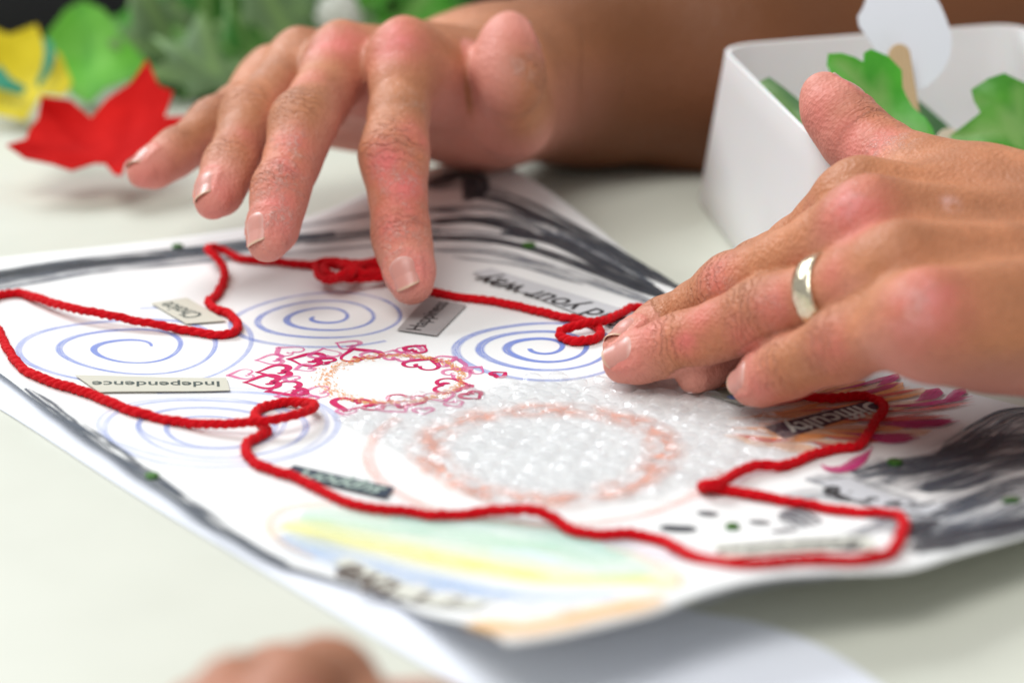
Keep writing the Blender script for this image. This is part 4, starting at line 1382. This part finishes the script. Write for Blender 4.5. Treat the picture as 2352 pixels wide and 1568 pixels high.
def px_plane(px, d, lean=0.0, yaw=0.0, ref=None):
    """photo outline -> points on an upright plane at depth d (lean back, yaw to the side)"""
    ref = ref or px[0]
    o = P(ref[0], ref[1], d)
    nrm = unit(-FW * math.cos(lean) + UP * math.sin(lean) + RT * math.sin(yaw))
    out = []
    for x, y in px:
        r = ray(x, y)
        out.append(CAM + r * (((o - CAM) @ nrm) / (r @ nrm)))
    ex = unit(np.cross(UP, nrm)); ey = np.cross(nrm, ex)
    return o, nrm, ex, ey, [((p - o) @ ex, (p - o) @ ey) for p in out]


def leaf_material(name, c1, c2, rough=.42, cloth=False, vein=(.25, .42, .12)):
    m = NT(name)
    c = m.coord()
    nz = m.noise(c, 70, 4)
    vn = m.attr('vein')
    col = m.mix(m.ramp(nz, .3, .7), c1, c2)
    col = m.mix(m.math('MULTIPLY', vn, .7), col, vein)
    h = m.math('ADD', m.math('MULTIPLY', vn, -1.0), m.noise(c, 900 if cloth else 160, 3))
    m.p(Base_Color=col, Roughness=rough, Normal=m.bump(h, .5, .0006), Specular_IOR_Level=.1 if cloth else .4)
    if not cloth:
        m.p(Transmission_Weight=0.0)
    return m.m


def flat_leaf(name, px, d, mat, label=None, cat='leaf', lean=0.0, yaw=0.0, ref=None, veins=(), bend=.004, step=.004, th=.0006, parent=None, group=None, seed=0, rounded=False):
    if d is None:      # stands on the table at ref
        d = to_px(on_plane(ref[0], ref[1], .003))[2]
    o, nrm, ex, ey, pl = px_plane(px, d, lean, yaw, ref)
    poly = np.array(pl)
    if rounded: poly = resample(np.vstack([poly, poly[:1]]), .003)[:-1]
    v2, f2 = cdt(poly, step)
    vn = np.zeros(len(v2))
    if veins:
        allv = [q for ab in veins for q in ab]
        oo = P(*(ref or px[0]), d)
        for k in range(0, len(allv), 2):
            q2 = []
            for (x, y) in allv[k:k + 2]:
                r = ray(x, y); p = CAM + r * (((oo - CAM) @ nrm) / (r @ nrm)); q2.append(((p - oo) @ ex, (p - oo) @ ey))
            A, B = np.array(q2)
            t = np.clip(((v2 - A) @ (B - A)) / ((B - A) @ (B - A)), 0, 1)
            vn = np.maximum(vn, np.exp(-(np.hypot(*(v2 - A - t[:, None] * (B - A)).T) / .0016) ** 2))
    sc = np.ptp(v2, axis=0).max()
    w = bend * (np.sin(v2[:, 0] / sc * 7 + seed) * .6 + np.cos(v2[:, 1] / sc * 6 + seed * 2) * .6) - vn * .0012
    v3 = o + v2[:, :1] * ex + v2[:, 1:2] * ey + w[:, None] * nrm
    ob = mesh_obj(name, v3, f2, mat, parent, attrs={'vein': vn})
    if np.dot(np.array(ob.data.polygons[0].normal), nrm) < 0: ob.data.flip_normals()
    md = ob.modifiers.new('thickness', 'SOLIDIFY'); md.thickness = th; md.offset = -1
    es = ob.modifiers.new('crisp', 'EDGE_SPLIT'); es.split_angle = 1.0
    if label: tag(ob, label, cat, group)
    return ob


LG = leaf_material('bright_green_leaf', (.035, .30, .012), (.09, .46, .03))
LG2 = leaf_material('mid_green_leaf', (.035, .22, .012), (.10, .36, .03))
LGD = leaf_material('dull_green_leaf', (.07, .19, .065), (.13, .27, .11))
LRED = leaf_material('red_felt_leaf', (.40, .0015, .0015), (.54, .006, .004), .9, True, (.40, .0, .0))
LYEL = leaf_material('yellow_leaf', (.55, .44, .01), (.68, .55, .02), .6, True, (.45, .36, .01))
TEAL = simple_mat('teal_felt', (.01, .22, .12), .8)

flat_leaf('paper_flower', [(1982, 18), (2000, -20), (2060, -60), (2110, -50), (2150, -5), (2172, 40), (2186, 85), (2184, 125), (2165, 165), (2135, 195), (2105, 208), (2085, 200), (2060, 175), (2020, 130), (1995, 90), (1968, 50)],
          .715, paper_material('flower_card', (.80, .82, .88)), 'round white card flower head standing in the tub', 'paper flower', bend=.0006, lean=.1, step=.006, rounded=True)


def strip(name, px, w, d, mat, th, label=None, cat=None, lean=0.0, parent=None):
    """rounded flat stick between two photo points"""
    o, nrm, ex, ey, (a, b) = px_plane(px, d, lean)
    a, b = np.array(a), np.array(b)
    ax = unit(b - a); s = np.array([-ax[1], ax[0]])
    loop = [a + s * w * math.cos(t) - ax * w * math.sin(t) for t in np.linspace(0, math.pi, 9)] + [b - s * w * math.cos(t) + ax * w * math.sin(t) for t in np.linspace(0, math.pi, 9)]
    n = len(loop)
    v = [o + q[0] * ex + q[1] * ey + nrm * k for k in (th, 0) for q in loop]
    f = [tuple(range(n)), tuple(range(2 * n - 1, n - 1, -1))] + [(i, n + i, n + (i + 1) % n, (i + 1) % n) for i in range(n)]
    ob = mesh_obj(name, v, f, mat, parent, smooth=False)
    md = ob.modifiers.new('edge', 'BEVEL'); md.width = .0004; md.segments = 2; md.limit_method = 'ANGLE'
    if label: tag(ob, label, cat)
    return ob


WOOD = NT('birch_wood')
_c = WOOD.coord()
_w = WOOD.n('TexWave', bands_direction='X', ins={'Scale': 240, 'Distortion': 3, 'Detail': 3}); WOOD.set(_w.inputs['Vector'], _c)
WOOD.p(Base_Color=WOOD.mix(_w.outputs['Fac'], (.50, .33, .17), (.60, .42, .24)), Roughness=.55)
strip('craft_stick', [(2064, 128), (2132, 556)], .0032, .71, WOOD.m, .002, 'wooden craft stick glued to the white card flower', 'stick', lean=.1)
strip('craft_stick', [(2180, 328), (2120, 430)], .0040, .712, simple_mat('pale_wood', (.66, .54, .42), .55), .002, 'pale craft stick lying in the tub beside the notched green leaf', 'stick', lean=.3)
flat_leaf('leaf', [(1900, 128), (1898, 152), (1918, 190), (1950, 230), (1990, 265), (2040, 295), (2080, 312), (2115, 330), (2148, 335), (2142, 295), (2128, 268), (2100, 240), (2085, 215), (2075, 195), (2072, 160), (2040, 130), (1998, 118), (1983, 128), (1982, 150), (1960, 140), (1930, 130)],
          .688, LG, 'bright green plastic leaf with a notched edge in front of the card flower', veins=[((2140, 325), (1915, 150)), ((2050, 255), (2000, 140)), ((2000, 215), (1925, 150))], bend=.0025, lean=.25)
flat_leaf('leaf', [(1742, 190), (1765, 184), (1800, 205), (1850, 235), (1870, 262), (1862, 300), (1830, 292), (1790, 270), (1760, 250), (1755, 225)],
          .70, LGD, 'dull green leaf leaning inside the tub beside the raised thumb', veins=[((1745, 195), (1860, 285))], bend=.0015, lean=.5, step=.003)
flat_leaf('leaf', [(2228, 212), (2265, 190), (2302, 176), (2330, 186), (2370, 200), (2420, 215), (2440, 300), (2420, 360), (2215, 352), (2210, 330), (2185, 302), (2215, 285), (2250, 262), (2235, 235)],
          .70, LG2, 'folded mid green leaf with angular lobes at the right of the tub', veins=[((2240, 240), (2370, 300)), ((2190, 302), (2360, 300)), ((2345, 200), (2350, 350))], bend=.003, lean=.3)
flat_leaf('leaf', [(2105, 230), (2130, 250), (2180, 285), (2195, 300), (2150, 340), (2120, 320)], .745, LGD, 'small dull green leaf low inside the tub', bend=.001, lean=.4, step=.003)

# ------------------------------------------------------------------ leaves piled on the far side of the table
flat_leaf('maple_leaf', [(18, 345), (60, 318), (66, 290), (85, 262), (95, 218), (160, 215), (205, 245), (245, 210), (300, 190), (340, 152), (365, 205), (398, 218), (378, 268), (440, 262), (420, 300), (380, 330), (345, 355), (315, 372), (290, 388), (280, 418), (262, 410), (240, 370), (215, 365), (165, 388), (120, 375), (60, 374)],
          to_px(on_plane(270, 410, .010))[2], LRED, 'red felt maple leaf lying on the table', veins=[((260, 390), (330, 170)), ((250, 370), (110, 230)), ((250, 375), (40, 345)), ((255, 375), (430, 270))], bend=.004, lean=.85, ref=(270, 410))
flat_leaf('maple_leaf', [(-40, 60), (20, 78), (85, 62), (100, 100), (140, 130), (165, 190), (150, 225), (95, 218), (60, 285), (0, 262), (-60, 250)],
          None, LYEL, 'yellow felt leaf with teal curved stripes behind the red leaf', veins=[], bend=.003, lean=.6, ref=(60, 285))
yl = bpy.data.objects['maple_leaf.001']
for px in ([(97, 85), (118, 95), (128, 130), (115, 170), (90, 200), (82, 195), (98, 160), (102, 120)], [(-30, 165), (0, 150), (25, 180), (60, 200), (50, 215), (10, 210), (-30, 190)]):
    flat_leaf('stripe', px, to_px(on_plane(60, 285, .003))[2] - .010, TEAL, lean=.6, ref=(60, 285), bend=.001, parent=yl, th=.0008)
flat_leaf('maple_leaf', [(105, 70), (150, 20), (190, 0), (240, 30), (275, 80), (330, 130), (370, 165), (345, 185), (330, 165), (300, 195), (245, 215), (205, 245), (160, 215), (150, 160), (110, 120)],
          None, leaf_material('light_green_felt', (.10, .36, .03), (.17, .44, .08), .8, True, (.08, .3, .05)), 'light green felt leaf standing behind the red leaf', veins=[((210, 240), (190, 10)), ((215, 220), (340, 150))], bend=.004, lean=.55, ref=(205, 245))
flat_leaf('ribbon_strip', [(285, 78), (330, 40), (390, 10), (410, 20), (360, 60), (310, 95), (292, 98)], 1.0, simple_mat('pale_mint_ribbon', (.55, .70, .60), .5), 'pale mint ribbon strip among the leaves', 'ribbon', bend=.002, lean=.4)


def maple_outline(r, lobes=5):
    pts = []
    spec = [(-90, .25), (-50, .75), (-35, .5), (-5, .95), (12, .6), (38, .95), (58, .62), (90, 1.15), (122, .62), (142, .95), (168, .6), (185, .95), (215, .5), (230, .75)]
    for a, k in spec:
        pts.append((math.cos(math.radians(a)) * r * k, math.sin(math.radians(a)) * r * k))
    return np.array(pts)


ml = maple_outline(1.0)
v2, f2 = cdt(ml, .16)
ang = np.arctan2(v2[:, 1], v2[:, 0]); rad = np.hypot(*v2.T)
vein = np.maximum.reduce([np.exp(-(np.abs(np.angle(np.exp(1j * (ang - math.radians(a))))) * rad / .05) ** 2) for a in (-5, 38, 90, 142, 185)])
w = .12 * np.sin(5 * ang) * rad - .16 * rad ** 2 - .03 * vein
LEAFM = [leaf_material('deep_green_leaf', (.015, .12, .008), (.035, .22, .014), .5), leaf_material('fresh_green_leaf', (.04, .26, .012), (.08, .38, .025), .5),
         leaf_material('grey_green_leaf', (.08, .17, .06), (.17, .26, .12), .6)]
lm = []
for k, mt in enumerate(LEAFM):
    me = bpy.data.meshes.new('leaf')
    me.from_pydata([(a[0], a[1], b) for a, b in zip(v2, w)], [], f2)
    me.attributes.new('vein', 'FLOAT', 'POINT').data.foreach_set('value', vein.astype(np.float32))
    me.polygons.foreach_set('use_smooth', np.ones(len(me.polygons), dtype=bool))
    me.materials.append(mt)
    lm.append(me)
LAB = ['dark green blurred leaf in the heap behind the hand', 'fresh green blurred leaf in the heap behind the hand', 'grey green blurred leaf in the heap behind the hand']
r2 = random.Random(11)
for i in range(90):
    x = r2.uniform(300, 1010)
    yy = r2.uniform(-40, 265)
    if x > 700: yy = min(yy, 120)
    k = 2 if (r2.random() < .16 or (yy > 170 and x > 400 and r2.random() < .5)) else (1 if r2.random() < .55 else 0)
    d = .91 + (270 - yy) / 300 * .16 + r2.uniform(-.02, .04)
    p = P(x, yy, d)
    r = r2.uniform(.020, .036)
    p[2] = max(p[2], r * .45)
    ob = bpy.data.objects.new('leaf', lm[k]); COL.objects.link(ob)
    ob.location = p
    ob.scale = (r, r, r)
    ob.rotation_euler = (r2.uniform(.4, 1.35), r2.uniform(-.5, .5), r2.uniform(-1.2, 1.2))
    md = ob.modifiers.new('thickness', 'SOLIDIFY'); md.thickness = .03
    tag(ob, LAB[k], 'leaf', 'heap of green leaves')
# dark bag behind the heap, pale ball of cotton
bm = bmesh.new()
bmesh.ops.create_icosphere(bm, subdivisions=4, radius=1)
for q in bm.verts:
    n_ = math.sin(q.co.x * 5 + 1) * math.cos(q.co.y * 4) * .08 + math.sin(q.co.z * 9 + q.co.x * 3) * .04
    q.co *= 1 + n_
    q.co.z = max(q.co.z, -.6)
me = bpy.data.meshes.new('cloth_bag'); bm.to_mesh(me); bm.free()
me.polygons.foreach_set('use_smooth', np.ones(len(me.polygons), dtype=bool))
me.materials.append(simple_mat('black_cloth', (.010, .010, .012), .9, .3, 60, .4, 500))
o = bpy.data.objects.new('cloth_bag', me); COL.objects.link(o)
o.location = (-.09, .40, .05); o.scale = (.20, .045, .085)
tag(o, 'crumpled black cloth bag behind the heap of leaves', 'bag')
bm = bmesh.new()
bmesh.ops.create_icosphere(bm, subdivisions=4, radius=1)
for q in bm.verts:
    q.co *= 1 + .10 * math.sin(q.co.x * 9 + 2) * math.sin(q.co.y * 8) + .07 * math.sin(q.co.z * 14 + q.co.x * 6)
me = bpy.data.meshes.new('cotton_ball'); bm.to_mesh(me); bm.free()
me.polygons.foreach_set('use_smooth', np.ones(len(me.polygons), dtype=bool))
me.materials.append(simple_mat('cotton', (.66, .68, .60), .95, .1, 200, .5, 700))
o = bpy.data.objects.new('cotton_ball', me); COL.objects.link(o)
p = P(778, 38, .93); o.location = p; o.scale = (.0085,) * 3
tag(o, 'small pale cotton ball on the heap of leaves behind the knuckles', 'cotton ball')
